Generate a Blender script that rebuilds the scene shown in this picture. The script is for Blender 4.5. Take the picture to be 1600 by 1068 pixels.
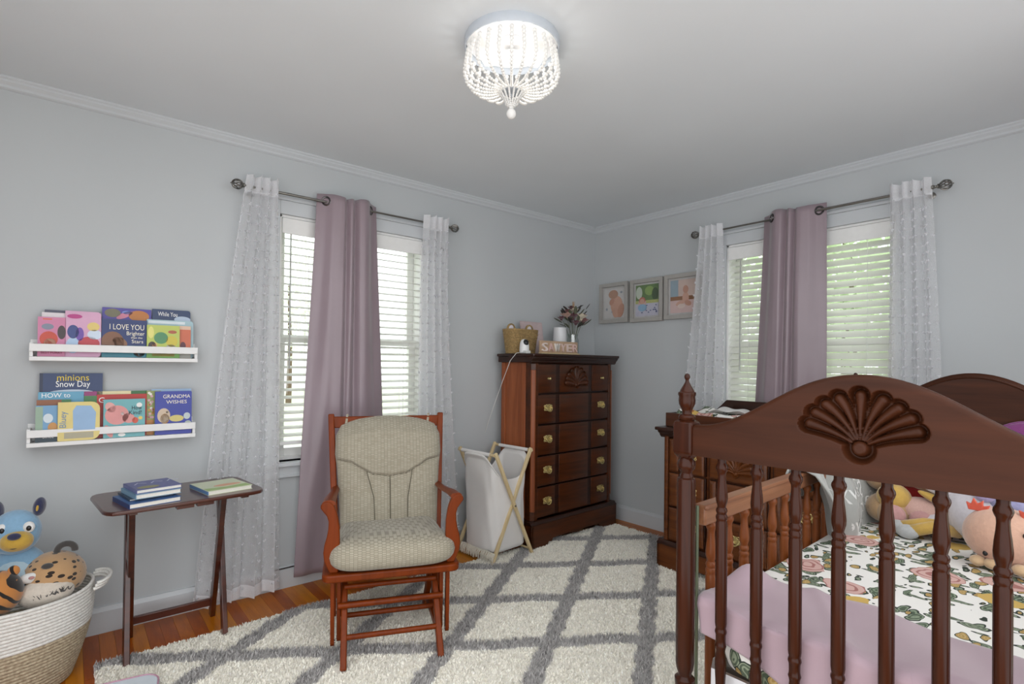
import bpy, math, random
import numpy as np
from mathutils import Matrix, Vector
for _o in list(bpy.data.objects): bpy.data.objects.remove(_o, do_unlink=True)
SC = bpy.context.scene; COL = SC.collection
random.seed(7); RNG = np.random.default_rng(7)
rad = math.radians; PI = math.pi
# ---------------------------------------------------------------- camera
def make_camera():
    a, b, c = rad(39.655), rad(0.374), rad(0.609)
    fwd = Vector((math.sin(a)*math.cos(b), math.cos(a)*math.cos(b), math.sin(b)))
    right = Vector((math.cos(a), -math.sin(a), 0)); up = right.cross(fwd)
    r = right*math.cos(c)+up*math.sin(c); u = -right*math.sin(c)+up*math.cos(c)
    cd = bpy.data.cameras.new('camera'); co = bpy.data.objects.new('camera', cd); COL.objects.link(co)
    cd.sensor_width = 36; cd.sensor_fit = 'HORIZONTAL'; cd.lens = 836.1*36/1600; cd.shift_y = 30.8/1600; cd.clip_start = .02
    m = Matrix((r, u, -fwd)).transposed().to_4x4(); m.translation = (-3.4948, -3.1054, 1.2503)
    co.matrix_world = m; SC.camera = co
make_camera()
# ---------------------------------------------------------------- sky, exposure
W = bpy.data.worlds.new('overcast_sky'); SC.world = W; W.use_nodes = True
_bg = W.node_tree.nodes['Background']; _bg.inputs[0].default_value = (.97, .985, 1, 1); _bg.inputs[1].default_value = 1.3
SC.view_settings.view_transform = 'Standard'; SC.view_settings.look = 'None'; SC.view_settings.gamma = 1
SC.view_settings.use_curve_mapping = False; SC.view_settings.exposure = 0.87
LAMP_WATTS = 0.3
# ---------------------------------------------------------------- helpers
def lin(h):
    if not isinstance(h, str): return (*h, 1) if len(h) == 3 else h
    h = h.lstrip('#'); v = [int(h[i:i+2], 16)/255 for i in (0, 2, 4)]
    return tuple((x/12.92 if x <= .04045 else ((x+.055)/1.055)**2.4) for x in v)+(1,)
class NT:
    def __init__(s, name):
        s.m = bpy.data.materials.new(name); s.m.use_nodes = True; s.t = s.m.node_tree; s.t.nodes.clear()
        s.out = s.t.nodes.new('ShaderNodeOutputMaterial')
    def n(s, typ, **kw):
        nd = s.t.nodes.new('ShaderNode'+typ)
        for k, v in kw.items():
            if k.startswith('_'): setattr(nd, k[1:], v)
            else: s.set(nd, k, v)
        return nd
    def set(s, nd, k, v):
        inp = nd.inputs[int(k[1:])] if k[0] == 'i' and k[1:].isdigit() else nd.inputs[k.replace('__', ' ')]
        if hasattr(v, 'links') or isinstance(v, bpy.types.NodeSocket): s.t.links.new(v, inp)
        else: inp.default_value = v
    def link(s, a, b): s.t.links.new(a, b)
    def coord(s, scale=(1, 1, 1), rot=(0, 0, 0), kind='Object'):
        c = s.n('TexCoord'); mp = s.n('Mapping'); s.link(c.outputs[kind], mp.inputs[0])
        mp.inputs['Scale'].default_value = scale; mp.inputs['Rotation'].default_value = rot
        return mp.outputs[0]
    def ramp(s, fac, stops, interp='LINEAR'):
        r = s.n('ValToRGB'); s.link(fac, r.inputs[0]); e = r.color_ramp.elements; r.color_ramp.interpolation = interp
        while len(e) < len(stops): e.new(.5)
        for el, (p, c) in zip(e, stops): el.position = p; el.color = lin(c)
        return r.outputs[0]
    def mix(s, fac, a, b, mode='MIX'):
        m = s.n('Mix', _data_type='RGBA', _blend_type=mode)
        for i, v in ((0, fac), (6, a), (7, b)):
            if isinstance(v, bpy.types.NodeSocket): s.link(v, m.inputs[i])
            else: m.inputs[i].default_value = lin(v) if i and (isinstance(v, str) or len(v) == 3) else v
        return m.outputs[2]
    def math(s, op, a, b=0., c=0.):
        m = s.n('Math', _operation=op)
        for i, v in ((0, a), (1, b), (2, c)):
            if isinstance(v, bpy.types.NodeSocket): s.link(v, m.inputs[i])
            else: m.inputs[i].default_value = v
        return m.outputs[0]
    def bsdf(s, col, rough=.5, metal=0., bump=None, bs=.3, bd=.002, coat=0., sheen=0., spec=.5, alpha=1., trans=0., emit=None, es=0.):
        p = s.n('BsdfPrincipled')
        if isinstance(col, bpy.types.NodeSocket): s.link(col, p.inputs['Base Color'])
        else: p.inputs['Base Color'].default_value = lin(col)
        if isinstance(rough, bpy.types.NodeSocket): s.link(rough, p.inputs['Roughness'])
        else: p.inputs['Roughness'].default_value = rough
        p.inputs['Metallic'].default_value = metal; p.inputs['Coat Weight'].default_value = coat; p.inputs['Coat Roughness'].default_value = .15
        p.inputs['Sheen Weight'].default_value = sheen; p.inputs['Specular IOR Level'].default_value = spec
        p.inputs['Transmission Weight'].default_value = trans
        if emit: p.inputs['Emission Color'].default_value = lin(emit); p.inputs['Emission Strength'].default_value = es
        if bump is not None:
            b = s.n('Bump'); b.inputs['Strength'].default_value = bs; b.inputs['Distance'].default_value = bd
            s.link(bump, b.inputs['Height']); s.link(b.outputs[0], p.inputs['Normal'])
        s.link(p.outputs[0], s.out.inputs[0]); return p
MC = {}
def plain(name, col, rough=.5, metal=0., var=.06, scale=30, bs=0., coat=0., sheen=0., spec=.5, bscale=None):
    if name in MC: return MC[name]
    n = NT(name); c = n.coord(); nz = n.n('TexNoise', Vector=c, Scale=scale, Detail=3.)
    L = lin(col); d = tuple(max(0, x*(1-var)) for x in L[:3]); u = tuple(min(1, x*(1+var)) for x in L[:3])
    cc = n.ramp(nz.outputs[0], [(.3, d), (.7, u)])
    bump = None
    if bs: bump = n.n('TexNoise', Vector=c, Scale=bscale or scale*4, Detail=4.).outputs[0]
    n.bsdf(cc, rough, metal, bump=bump, bs=bs, coat=coat, sheen=sheen, spec=spec); MC[name] = n.m; return n.m
def wood(name, c1, c2, axis=0, rough=.35, coat=.3, sc=1., spec=.5):
    if name in MC: return MC[name]
    n = NT(name); s = [34*sc]*3; s[axis] = 2.2*sc
    c = n.coord(tuple(s)); nz = n.n('TexNoise', Vector=c, Scale=1., Detail=6., Roughness=.6, Distortion=.6)
    s2 = [5*sc]*3; s2[axis] = .8*sc; nz2 = n.n('TexNoise', Vector=n.coord(tuple(s2)), Scale=1., Detail=3.)
    f = n.math('ADD', n.math('MULTIPLY', nz.outputs[0], .55), n.math('MULTIPLY', nz2.outputs[0], .45))
    col = n.ramp(f, [(.32, c1), (.66, c2)])
    n.bsdf(col, rough, bump=nz.outputs[0], bs=.08, bd=.001, coat=coat, spec=spec); MC[name] = n.m; return n.m
class B:
    """collects shapes into one mesh"""
    def __init__(s): s.v = []; s.f = []
    def add(s, vs, fs):
        o = len(s.v); s.v += [tuple(map(float, p)) for p in vs]; s.f += [tuple(i+o for i in f) for f in fs]; return s
    def box(s, x0, x1, y0, y1, z0, z1):
        return s.add([(x0, y0, z0), (x1, y0, z0), (x1, y1, z0), (x0, y1, z0), (x0, y0, z1), (x1, y0, z1), (x1, y1, z1), (x0, y1, z1)],
                     [(3, 2, 1, 0), (4, 5, 6, 7), (0, 1, 5, 4), (1, 2, 6, 5), (2, 3, 7, 6), (3, 0, 4, 7)])
    def bar(s, p, q, w, h, up=(0, 0, 1)):
        p, q = Vector(p), Vector(q); d = (q-p).normalized(); u = Vector(up); sd = d.cross(u).normalized(); u = sd.cross(d).normalized()
        vs = [a+sd*(i*w/2)+u*(j*h/2) for a in (p, q) for i, j in ((-1, -1), (1, -1), (1, 1), (-1, 1))]
        return s.add(vs, [(3, 2, 1, 0), (4, 5, 6, 7), (0, 1, 5, 4), (1, 2, 6, 5), (2, 3, 7, 6), (3, 0, 4, 7)])
    def tube(s, path, r, n=10, closed=False, flat=1.):
        P_ = [Vector(p) for p in path]; m = len(P_); rs = r if hasattr(r, '__len__') else [r]*m
        vs = []; ref = None
        for i, p in enumerate(P_):
            a = P_[i-1] if (i or closed) else p; b_ = P_[(i+1) % m] if (i < m-1 or closed) else p
            d = (b_-a).normalized()
            if ref is None: ref = Vector((0, 0, 1)) if abs(d.z) < .9 else Vector((1, 0, 0))
            sd = d.cross(ref).normalized(); u = sd.cross(d).normalized(); ref = u
            vs += [p+(sd*math.cos(2*PI*k/n)+u*math.sin(2*PI*k/n)*flat)*rs[i] for k in range(n)]
        fs = []
        for i in range(m if closed else m-1):
            j = (i+1) % m
            fs += [(i*n+k, i*n+(k+1) % n, j*n+(k+1) % n, j*n+k) for k in range(n)]
        if not closed: fs += [tuple(range(n-1, -1, -1)), tuple((m-1)*n+k for k in range(n))]
        return s.add(vs, fs)
    def lathe(s, prof, n=16, c=(0, 0, 0), M=None):
        vs = []; m = len(prof)
        for r, z in prof:
            for k in range(n):
                p = Vector((r*math.cos(2*PI*k/n), r*math.sin(2*PI*k/n), z))
                if M is not None: p = M @ p
                vs.append(p+Vector(c))
        fs = [(i*n+k, i*n+(k+1) % n, (i+1)*n+(k+1) % n, (i+1)*n+k) for i in range(m-1) for k in range(n)]
        fs += [tuple(range(n-1, -1, -1)), tuple((m-1)*n+k for k in range(n))]
        return s.add(vs, fs)
    def ell(s, c, r, M=None, nu=16, nv=10, pw=1.):
        vs = []; c = Vector(c)
        for j in range(nv+1):
            t = PI*j/nv
            for i in range(nu):
                a = 2*PI*i/nu
                sg = lambda x: math.copysign(abs(x)**pw, x)
                p = Vector((sg(math.sin(t))*sg(math.cos(a))*r[0], sg(math.sin(t))*sg(math.sin(a))*r[1], sg(math.cos(t))*r[2]))
                vs.append((M @ p if M is not None else p)+c)
        fs = [(j*nu+i, (j+1)*nu+i, (j+1)*nu+(i+1) % nu, j*nu+(i+1) % nu) for j in range(nv) for i in range(nu)]
        return s.add(vs, fs)
    def prism(s, poly, t0, t1, f):
        """poly of (a,b) extruded t0..t1; f(a,b,t)->xyz"""
        n = len(poly); vs = [f(a, b, t0) for a, b in poly]+[f(a, b, t1) for a, b in poly]
        return s.add(vs, [tuple(range(n-1, -1, -1)), tuple(range(n, 2*n))]+[(i, (i+1) % n, n+(i+1) % n, n+i) for i in range(n)])
    def grid(s, fn, nu, nv, wrap=False):
        vs = [fn(i/(nu if wrap else nu-1), j/(nv-1)) for j in range(nv) for i in range(nu)]
        return s.add(vs, [(j*nu+i, j*nu+(i+1) % nu, (j+1)*nu+(i+1) % nu, (j+1)*nu+i) for j in range(nv-1) for i in range(nu if wrap else nu-1)])
    def mesh(s, name, ang=35):
        me = bpy.data.meshes.new(name); me.from_pydata(s.v, [], s.f); fix(me)
        if ang: smooth(me, ang)
        return me
    def build(s, name, mat, parent=None, ang=35, bevel=0., seg=2, kind=None, label=None, loc=None, rot=None, solid=0.):
        return link(name, s.mesh(name, ang), mat, parent, bevel, seg, kind, label, loc, rot, solid)
def fix(me):
    import bmesh
    bm = bmesh.new(); bm.from_mesh(me); bmesh.ops.recalc_face_normals(bm, faces=bm.faces); bm.to_mesh(me); bm.free()
def smooth(me, ang):
    me.polygons.foreach_set('use_smooth', [True]*len(me.polygons)); me.set_sharp_from_angle(angle=rad(ang))
def link(name, me, mat, parent=None, bevel=0., seg=2, kind=None, label=None, loc=None, rot=None, solid=0.):
    o = bpy.data.objects.new(name, me); COL.objects.link(o)
    if mat is not None and not me.materials: me.materials.append(mat)
    if parent is not None: o.parent = parent
    if loc: o.location = loc
    if rot: o.rotation_euler = rot
    if solid: sm = o.modifiers.new('thick', 'SOLIDIFY'); sm.thickness = solid; sm.offset = 0
    if bevel: bm = o.modifiers.new('bevel', 'BEVEL'); bm.width = bevel; bm.segments = seg; bm.limit_method = 'ANGLE'; bm.angle_limit = rad(40)
    if kind: o['kind'] = kind
    if label: o['label'] = label
    return o
def thing(name, label, cat, loc=(0, 0, 0), rz=0., group=None):
    o = bpy.data.objects.new(name, None); COL.objects.link(o); o.location = loc; o.rotation_euler = (0, 0, rz); o.empty_display_size = .05
    return tag(o, label, cat, group)
def tag(o, label, cat, group=None, kind=None):
    o['label'] = label; o['category'] = cat
    if group: o['group'] = group
    if kind: o['kind'] = kind
    return o
def struct(name, label, cat, o):
    o.name = name; o['kind'] = 'structure'; o['label'] = label; o['category'] = cat; return o
def root_struct(name, label, cat, loc=(0, 0, 0)):
    o = bpy.data.objects.new(name, None); COL.objects.link(o); o.location = loc; return struct(name, label, cat, o)
def letters(s, size, mat, parent, loc, rot=(PI/2, 0, 0), extrude=.0002, width=None, align='CENTER', name='lettering', remap=None, bevel=0.):
    cu = bpy.data.curves.new('tmp', 'FONT'); cu.body = s; cu.size = size; cu.extrude = extrude; cu.align_x = align; cu.bevel_depth = bevel; cu.resolution_u = 3
    t = bpy.data.objects.new('tmp', cu); COL.objects.link(t); bpy.context.view_layer.update()
    me = bpy.data.meshes.new_from_object(t); bpy.data.objects.remove(t); bpy.data.curves.remove(cu); me.name = name
    me.materials.clear()
    if width:
        xs = [v.co.x for v in me.vertices]; w = max(xs)-min(xs)
        for v in me.vertices: v.co.x *= width/w
    if remap:
        for v in me.vertices: v.co = Vector(remap(*v.co))
    return link(name, me, mat, parent, loc=loc, rot=rot)
def rounded(w, h, r, n=4, corners=(1, 1, 1, 1)):
    """outline of a rectangle 0..w x 0..h, corners bl br tr tl rounded"""
    pts = []
    for (cx, cy, a0), on in zip(((r, r, PI), (w-r, r, 1.5*PI), (w-r, h-r, 0), (r, h-r, .5*PI)), corners):
        if not on: pts.append((0 if cx == r else w, 0 if cy == r else h)); continue
        pts += [(cx+r*math.cos(a0+PI/2*k/n), cy+r*math.sin(a0+PI/2*k/n)) for k in range(n+1)]
    return pts
def copy_tree(o, parent=None):
    c = o.copy(); COL.objects.link(c)
    if parent is not None: c.parent = parent
    for ch in list(o.children): copy_tree(ch, c)
    return c
def ipl(x, xs, ys): return float(np.interp(x, xs, ys))
# ---------------------------------------------------------------- materials
def wall_mat(name, col, rough=.75):
    n = NT(name); c = n.coord(); a = n.n('TexNoise', Vector=c, Scale=140., Detail=3.).outputs[0]
    b = n.n('TexNoise', Vector=c, Scale=1.3, Detail=2.).outputs[0]; L = lin(col)
    n.bsdf(n.ramp(b, [(.3, tuple(x*.97 for x in L[:3])), (.7, tuple(min(1, x*1.02) for x in L[:3]))]), rough, bump=a, bs=.06, bd=.002); return n.m
M_WALL = wall_mat('pale_grey_wall_paint', '#bbbfc1'); M_CEIL = wall_mat('ceiling_paint', '#e0e5e8'); M_TRIM = wall_mat('white_trim_paint', '#c6cacd', .4)
M_WHITE = plain('white_satin', '#e4e4e3', .4, var=.02); M_VINYL = plain('white_vinyl', '#e8e8e6', .35, var=.02)
M_MAH_F = wood('mahogany_horizontal', '#2c1305', '#5a2c12', 0, .36, .15, spec=.3); M_MAH_LIT = wood('mahogany_lit_vertical', '#6a3219', '#a05a34', 2, .4, .08, spec=.3)  # the vertical mahogany is brightened: side light on the chest put into its colour
M_DRES_LIT = wood('dresser_lit_mahogany', '#3a1806', '#74401c', 0, .36, .1, spec=.3); M_MAHD = wood('mahogany_dark_moulding', '#1b0a05', '#3a1a0c', 0, .32, .2, spec=.35)  # dresser wood made lighter: brighter light on its front painted into the colour
M_CRIB = wood('crib_walnut_stain', '#281207', '#442313', 1, .42, .03, spec=.14); M_CRIBV = wood('crib_turned_walnut', '#200c05', '#401d0e', 2, .24, .02, spec=.2)
M_CRIBS = wood('crib_side_orange_cherry', '#4a2008', '#8e4c1e', 2, .36, .03, spec=.3); M_CRIBR = wood('crib_rail_pale_cherry', '#6a3f28', '#9a6a4a', 0, .42, .1, spec=.4)  # crib sides and rails are a paler, more orange brown than the ends
M_GLID = wood('glider_cherry_stain', '#5e2404', '#7e3406', 2, .42, .03, spec=.2); M_TABLE = wood('tray_table_dark_cherry', '#2c0e08', '#552616', 0, .3, .45)
M_PINE = wood('hamper_raw_pine', '#c2a878', '#e0cda4', 2, .6, 0)
M_BRASS = plain('antique_brass', '#e2d094', .38, 1., var=.15, scale=60); M_STEEL = plain('brushed_nickel', '#86837e', .3, 1., var=.08)
M_BLACK = plain('black_plastic', '#141414', .35, var=.02); M_INK = plain('dark_ink', '#22262e', .6); M_SILVER = plain('grommet_metal', '#5d5a5a', .25, 1.)
def cloth(name, col, var=.06, scale=8, wv=700, bs=.25, sheen=.3, rough=.85):
    n = NT(name); c = n.coord(); nz = n.n('TexNoise', Vector=c, Scale=float(scale), Detail=3.).outputs[0]; w = n.n('TexNoise', Vector=c, Scale=float(wv), Detail=1.).outputs[0]
    L = lin(col); n.bsdf(n.ramp(nz, [(.3, tuple(x*(1-var) for x in L[:3])), (.7, tuple(min(1, x*(1+var)) for x in L[:3]))]), rough, bump=w, bs=bs, bd=.001, sheen=sheen); return n.m
def glass_mat(name, tint=(.97, 1, .98), f=.06):
    n = NT(name); t = n.n('BsdfTransparent'); t.inputs[0].default_value = (*tint, 1); g = n.n('BsdfGlossy'); g.inputs['Roughness'].default_value = .02
    m = n.n('MixShader'); m.inputs[0].default_value = f; n.link(t.outputs[0], m.inputs[1]); n.link(g.outputs[0], m.inputs[2]); n.link(m.outputs[0], n.out.inputs[0]); return n.m
M_GLASS = glass_mat('window_glass')
def sheer_mat(name, col, op):
    n = NT(name); c = n.coord((260, 260, 260)); w = n.n('TexNoise', Vector=c, Scale=1., Detail=2.).outputs[0]
    d = n.n('BsdfDiffuse'); d.inputs[0].default_value = lin(col); tl = n.n('BsdfTranslucent'); tl.inputs[0].default_value = lin(col); tr = n.n('BsdfTransparent')
    m1 = n.n('MixShader'); m1.inputs[0].default_value = .4; n.link(d.outputs[0], m1.inputs[1]); n.link(tl.outputs[0], m1.inputs[2])
    m2 = n.n('MixShader'); f = n.math('ADD', n.math('MULTIPLY', w, .3), op-.15); n.link(f, m2.inputs[0]); n.link(tr.outputs[0], m2.inputs[1]); n.link(m1.outputs[0], m2.inputs[2])
    n.link(m2.outputs[0], n.out.inputs[0]); return n.m
def transl(name, col, k=.3, rough=.6):
    n = NT(name); p = n.bsdf(col, rough); t = n.n('BsdfTranslucent'); t.inputs[0].default_value = lin(col); m = n.n('MixShader'); m.inputs[0].default_value = k
    n.link(p.outputs[0], m.inputs[1]); n.link(t.outputs[0], m.inputs[2]); n.link(m.outputs[0], n.out.inputs[0]); return n.m
M_SHEER = sheer_mat('sheer_white_voile', '#f6f6f8', .45); M_SHEERHEM = sheer_mat('sheer_white_hem', '#f8f8fa', .85); M_TUFT = transl('white_tuft_thread', '#e9e9ec', .3, .9)
M_MAUVE = cloth('mauve_satin_curtain', '#8f7f86', .05, 3, 900, .06, .25, .27); M_SLAT = transl('faux_wood_slat', '#f2f2ee', .38, .4)
M_FLOORS = [wood('oak_plank_%s' % n, a, b, 1, .34, .1, spec=.3) for n, a, b in (('honey', '#8e4402', '#c26c08'), ('amber', '#985004', '#ce7c12'), ('russet', '#7e3602', '#b25804'), ('golden', '#a25e08', '#d6881c'))]
def floral_mat():
    n = NT('floral_crib_sheet'); c = n.coord()
    wob = n.n('TexNoise', Vector=c, Scale=14., Detail=2.); add = n.n('VectorMath', _operation='MULTIPLY_ADD'); n.link(wob.outputs['Color'], add.inputs[0]); add.inputs[1].default_value = (.05, .05, .05); n.link(c, add.inputs[2]); v = add.outputs[0]
    def layer(scale, stretch, rot, lo, keep):
        mp = n.n('Mapping'); n.link(v, mp.inputs[0]); mp.inputs['Scale'].default_value = stretch; mp.inputs['Rotation'].default_value = rot
        vo = n.n('TexVoronoi', Vector=mp.outputs[0], Scale=scale); d = vo.outputs['Distance']; cs = n.n('SeparateColor'); n.link(vo.outputs['Color'], cs.inputs[0])
        on = n.math('MULTIPLY', n.math('LESS_THAN', d, lo), n.math('GREATER_THAN', cs.outputs[0], keep)); return d, on, cs
    col = n.mix(0., '#e9e7e2', '#e9e7e2')
    for sc, st, rt, lo, kp, a, b in ((13, (1, 2.4, 1), (0, 0, .6), .44, .3, '#4a5846', '#83917a'), (14, (2.5, 1, 1), (0, 0, -.35), .42, .34, '#556250', '#939e86'), (15, (1.2, 2.4, 1), (0, 0, 1.9), .40, .5, '#a88a52', '#bfa56c')):
        d, on, cs = layer(sc, st, rt, lo, kp); vein = n.math('SINE', n.math('MULTIPLY', d, 42.)); leaf = n.mix(n.math('GREATER_THAN', vein, .2), a, b); leaf = n.mix(n.math('GREATER_THAN', d, lo-.07), leaf, '#2e3830'); col = n.mix(on, col, leaf)
    d, on, cs = layer(7.2, (1, 1, 1), (0, 0, .3), .44, .52)
    rose = n.mix(n.math('GREATER_THAN', n.math('SINE', n.math('MULTIPLY', d, 46.)), .5), '#cfaaa2', '#a5706a')
    col = n.mix(on, col, rose)
    d2, on2, cs2 = layer(7.6, (1, 1.1, 1), (0, 0, 1.2), .36, .64)
    yel = n.mix(n.math('LESS_THAN', d2, .13), '#c9a85c', '#9c6336'); col = n.mix(on2, col, yel)
    n.bsdf(col, .85, bump=n.n('TexNoise', Vector=c, Scale=900., Detail=1.).outputs[0], bs=.15, bd=.001); return n.m
M_FLORAL = floral_mat()
# ================================================================ structure
H = 2.44; XL = -4.3; YF = -4.0     # the room's corner is at the origin; walls run to -X and -Y
fl = struct('floor', 'orange oak strip floor showing between rug and walls', 'floor', B().box(XL, 0, YF, 0, -.06, -.012).build('floor', plain('subfloor', '#6a4522', .7)))
def planks():
    w = .0572; k = 0; x = 0.
    me = B().box(.0004, w-.0004, 0, 1, -.0135, 0).mesh('plank', 0); meshes = []
    for m in M_FLOORS:
        q = me.copy(); q.materials.append(m); meshes.append(q)
    while x > XL:
        x -= w; y = 0.
        first = True
        while y > YF:
            L = random.uniform(.35, 1.3) if first else random.uniform(1.4, 2.2); first = False
            if y-L < YF+.4: L = y-YF
            o = bpy.data.objects.new('plank', random.choice(meshes)); COL.objects.link(o); o.parent = fl
            o.location = (x, y-L+.0005, random.uniform(-.0006, 0)); o.scale = (1, L-.001, 1); y -= L
planks()
struct('ceiling', 'plain pale grey ceiling', 'ceiling', B().prism([(.14, .14), (XL-.14, .14), (XL-.14, -.55), (-3.4, -1.70), (-2.7, -2.3), (-1.4, -3.4), (.14, -3.4)], H, H+.1, lambda x, y, z: (x, y, z)).build('ceiling', M_CEIL, ang=0))  # ceiling cut away over the camera so sky light falls in
# windows: (start, end, sill, head) along each wall
WA = (-2.605, -1.695, .70, 2.075); WB = (-2.19, -1.205, .72, 2.09)
def wall(name, label, f, lo, hi, win):
    b = B()
    for a0, a1, z0, z1 in ((lo, win[0], -.06, H), (win[1], hi, -.06, H), (win[0], win[1], -.06, win[2]), (win[0], win[1], win[3], H)):
        p = [f(a, d, z) for a in (a0, a1) for d in (0, .14) for z in (z0, z1)]
        b.box(min(q[0] for q in p), max(q[0] for q in p), min(q[1] for q in p), max(q[1] for q in p), z0, z1)
    return struct(name, label, 'wall', b.build(name, M_WALL, ang=0))
fA = lambda a, d, z: (a, d, z)          # left wall, d grows outwards
struct('wall_back_baffle', 'unseen pale grey wall stub added behind the crib to block light', 'wall', B().box(-1.0, .14, -3.69, -3.55, -.06, H).build('wall_back_baffle', M_WALL, ang=0))  # unseen stub, added and sized to hold sky light off the right wall
struct('wall_near_baffle', 'unseen pale grey side wall stub added beyond the rope basket to block light', 'wall', B().box(XL-.14, XL, -1.5, .14, -.06, H).build('wall_near_baffle', M_WALL, ang=0))  # unseen stub, added with its length set to cut light from the left
fB = lambda a, d, z: (d, a, z)          # right wall
wall('wall_left', 'pale grey wall with shelves and one window', fA, XL, 0, WA)
wall('wall_right', 'pale grey wall with three photo frames and one window', fB, YF, .14, WB)
def run(name, label, cat, f, lo, hi, prof, mat):
    """moulding: profile of (d,z) points extruded along a wall"""
    b = B(); b.prism(prof, lo, hi, lambda d, z, t: f(t, d, z)); return struct(name, label, cat, b.build(name, mat, ang=30))
base = [(0, 0), (-.016, 0), (-.016, .098), (-.010, .108), (-.008, .118), (0, .12)]
crown = [(0, H), (-.030, H), (-.030, H-.008), (-.024, H-.014), (-.024, H-.022), (-.013, H-.034), (-.013, H-.044), (-.007, H-.05), (0, H-.052)]
run('baseboard_left', 'white baseboard along the wall with the shelves', 'baseboard', fA, XL, 0, base, M_TRIM)
run('baseboard_right', 'white baseboard along the wall with photo frames', 'baseboard', fB, YF, 0, base, M_TRIM)
run('trim_1', 'thin crown moulding above the wall with the shelves', 'moulding', fA, XL, 0, crown, M_TRIM)
run('trim_2', 'thin crown moulding above the wall with photo frames', 'moulding', fB, YF, 0, crown, M_TRIM)
def window(name, label, f, w):
    a0, a1, z0, z1 = w; r = root_struct(name, label, 'window', f((a0+a1)/2, 0, z0)); ox = Vector(r.location)
    def part(nm, boxes, mat, bev=.002):
        b = B()
        for (s0, s1, d0, d1, q0, q1) in boxes:
            p = [Vector(f(s, d, q))-ox for s in (s0, s1) for d in (d0, d1) for q in (q0, q1)]
            b.box(min(v.x for v in p), max(v.x for v in p), min(v.y for v in p), max(v.y for v in p), min(v.z for v in p), max(v.z for v in p))
        return b.build(nm, mat, r, ang=0, bevel=bev)
    cw = .075
    part('casing', [(a0-cw, a0, -.018, 0, z0, z1+cw)], M_TRIM); part('casing', [(a1, a1+cw, -.018, 0, z0, z1+cw)], M_TRIM)
    part('head_casing', [(a0, a1, -.018, 0, z1, z1+cw), (a0-cw-.01, a1+cw+.01, -.03, 0, z1+cw, z1+cw+.018)], M_TRIM)
    part('stool', [(a0-cw-.02, a1+cw+.02, -.05, .06, z0-.022, z0)], M_TRIM, .004); part('apron', [(a0-cw, a1+cw, -.018, 0, z0-.085, z0-.022), (a0-cw, a1+cw, -.024, 0, z0-.085, z0-.072)], M_TRIM)
    part('jamb', [(a0, a0+.015, 0, .14, z0, z1), (a1-.015, a1, 0, .14, z0, z1), (a0, a1, 0, .14, z1-.015, z1), (a0, a1, .06, .14, z0, z0+.02)], M_VINYL)
    zm = (z0+z1)/2; am = (a0+a1)/2
    for lo, hi, d in ((z0+.02, zm+.02, .085), (zm-.02, z1-.015, .115)):      # lower and upper sash
        s = part('sash', [(a0+.015, a0+.06, d-.015, d+.015, lo, hi), (a1-.06, a1-.015, d-.015, d+.015, lo, hi), (a0+.06, a1-.06, d-.015, d+.015, lo, lo+.045), (a0+.06, a1-.06, d-.015, d+.015, hi-.04, hi)], M_VINYL)
        g = part('pane', [(a0+.055, a1-.055, d-.002, d+.002, lo+.04, hi-.035)], M_GLASS, 0)
window('window_1', 'white window behind blinds beside the wall shelves', fA, WA)
window('window_2', 'white window behind blinds beside the photo frames', fB, WB)
# ---------------------------------------------------------------- blinds
def blind(label, f, w, tilt, wand, cords, zlow):
    a0, a1, z0, z1 = w; a0 += .018; a1 -= .018; am = (a0+a1)/2
    t = thing('window_blind', label, 'blind', f(am, .028, z1-.02))
    L = lambda a, d, z: Vector(f(a, d, z))-Vector(t.location)
    def bx(nm, s0, s1, d0, d1, q0, q1, mat, bev=.002):
        p = [L(s, d, q) for s in (s0, s1) for d in (d0, d1) for q in (q0, q1)]
        return B().box(min(v.x for v in p), max(v.x for v in p), min(v.y for v in p), max(v.y for v in p), min(v.z for v in p), max(v.z for v in p)).build(nm, mat, t, ang=0, bevel=bev)
    bx('valance', a0-.004, a1+.004, -.012, .0, z1-.105, z1-.018, M_VINYL, .004); bx('headrail', a0, a1, .002, .055, z1-.07, z1-.02, M_VINYL)
    n = int((z1-.12-zlow)/.0425); me = None; top = z1-.125
    for i in range(n):
        z = top-i*.0425
        if me is None:
            b = B(); prof = []
            for k in range(7):
                u = k/6-.5; prof.append((u*.05*math.cos(tilt), u*.05*math.sin(tilt)+.0035*(1-4*u*u)))
            b.prism(prof+[(d, q-.0028) for d, q in reversed(prof)], a0-am, a1-am, lambda d, q, s: Vector(f(s+am, d+.028, q))-Vector(f(am, .028, 0)))
            me = b.mesh('slat', 40); me.materials.append(M_SLAT)
        link('slat', me, None, t, loc=(0, 0, z-t.location.z))
    bx('bottom_rail', a0, a1, .004, .052, top-n*.0425-.012, top-n*.0425+.008, M_VINYL, .003)
    for c in cords:
        for d in (.002, .054):
            b = B(); b.tube([L(c, d, z1-.1), L(c, d, top-n*.0425)], .0012, 6); b.build('ladder_cord', M_WHITE, t)
    if wand:
        p = [L(wand[0], -.004, z1-.1), L(wand[0]-.003, -.012, wand[1])]; B().tube(p, .0042, 8).build('tilt_wand', plain('clear_grey_wand', '#a9aaa6', .25), t)
    return t
blind('white slatted blind tilted open in window beside wall shelves', fA, WA, rad(14), (-2.543, 1.22), (-2.44, -1.83), .80)
blind('white slatted blind nearly closed in window beside photo frames', fB, WB, rad(47), (-1.305, 1.23), (-1.36, -2.05), .82)
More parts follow.
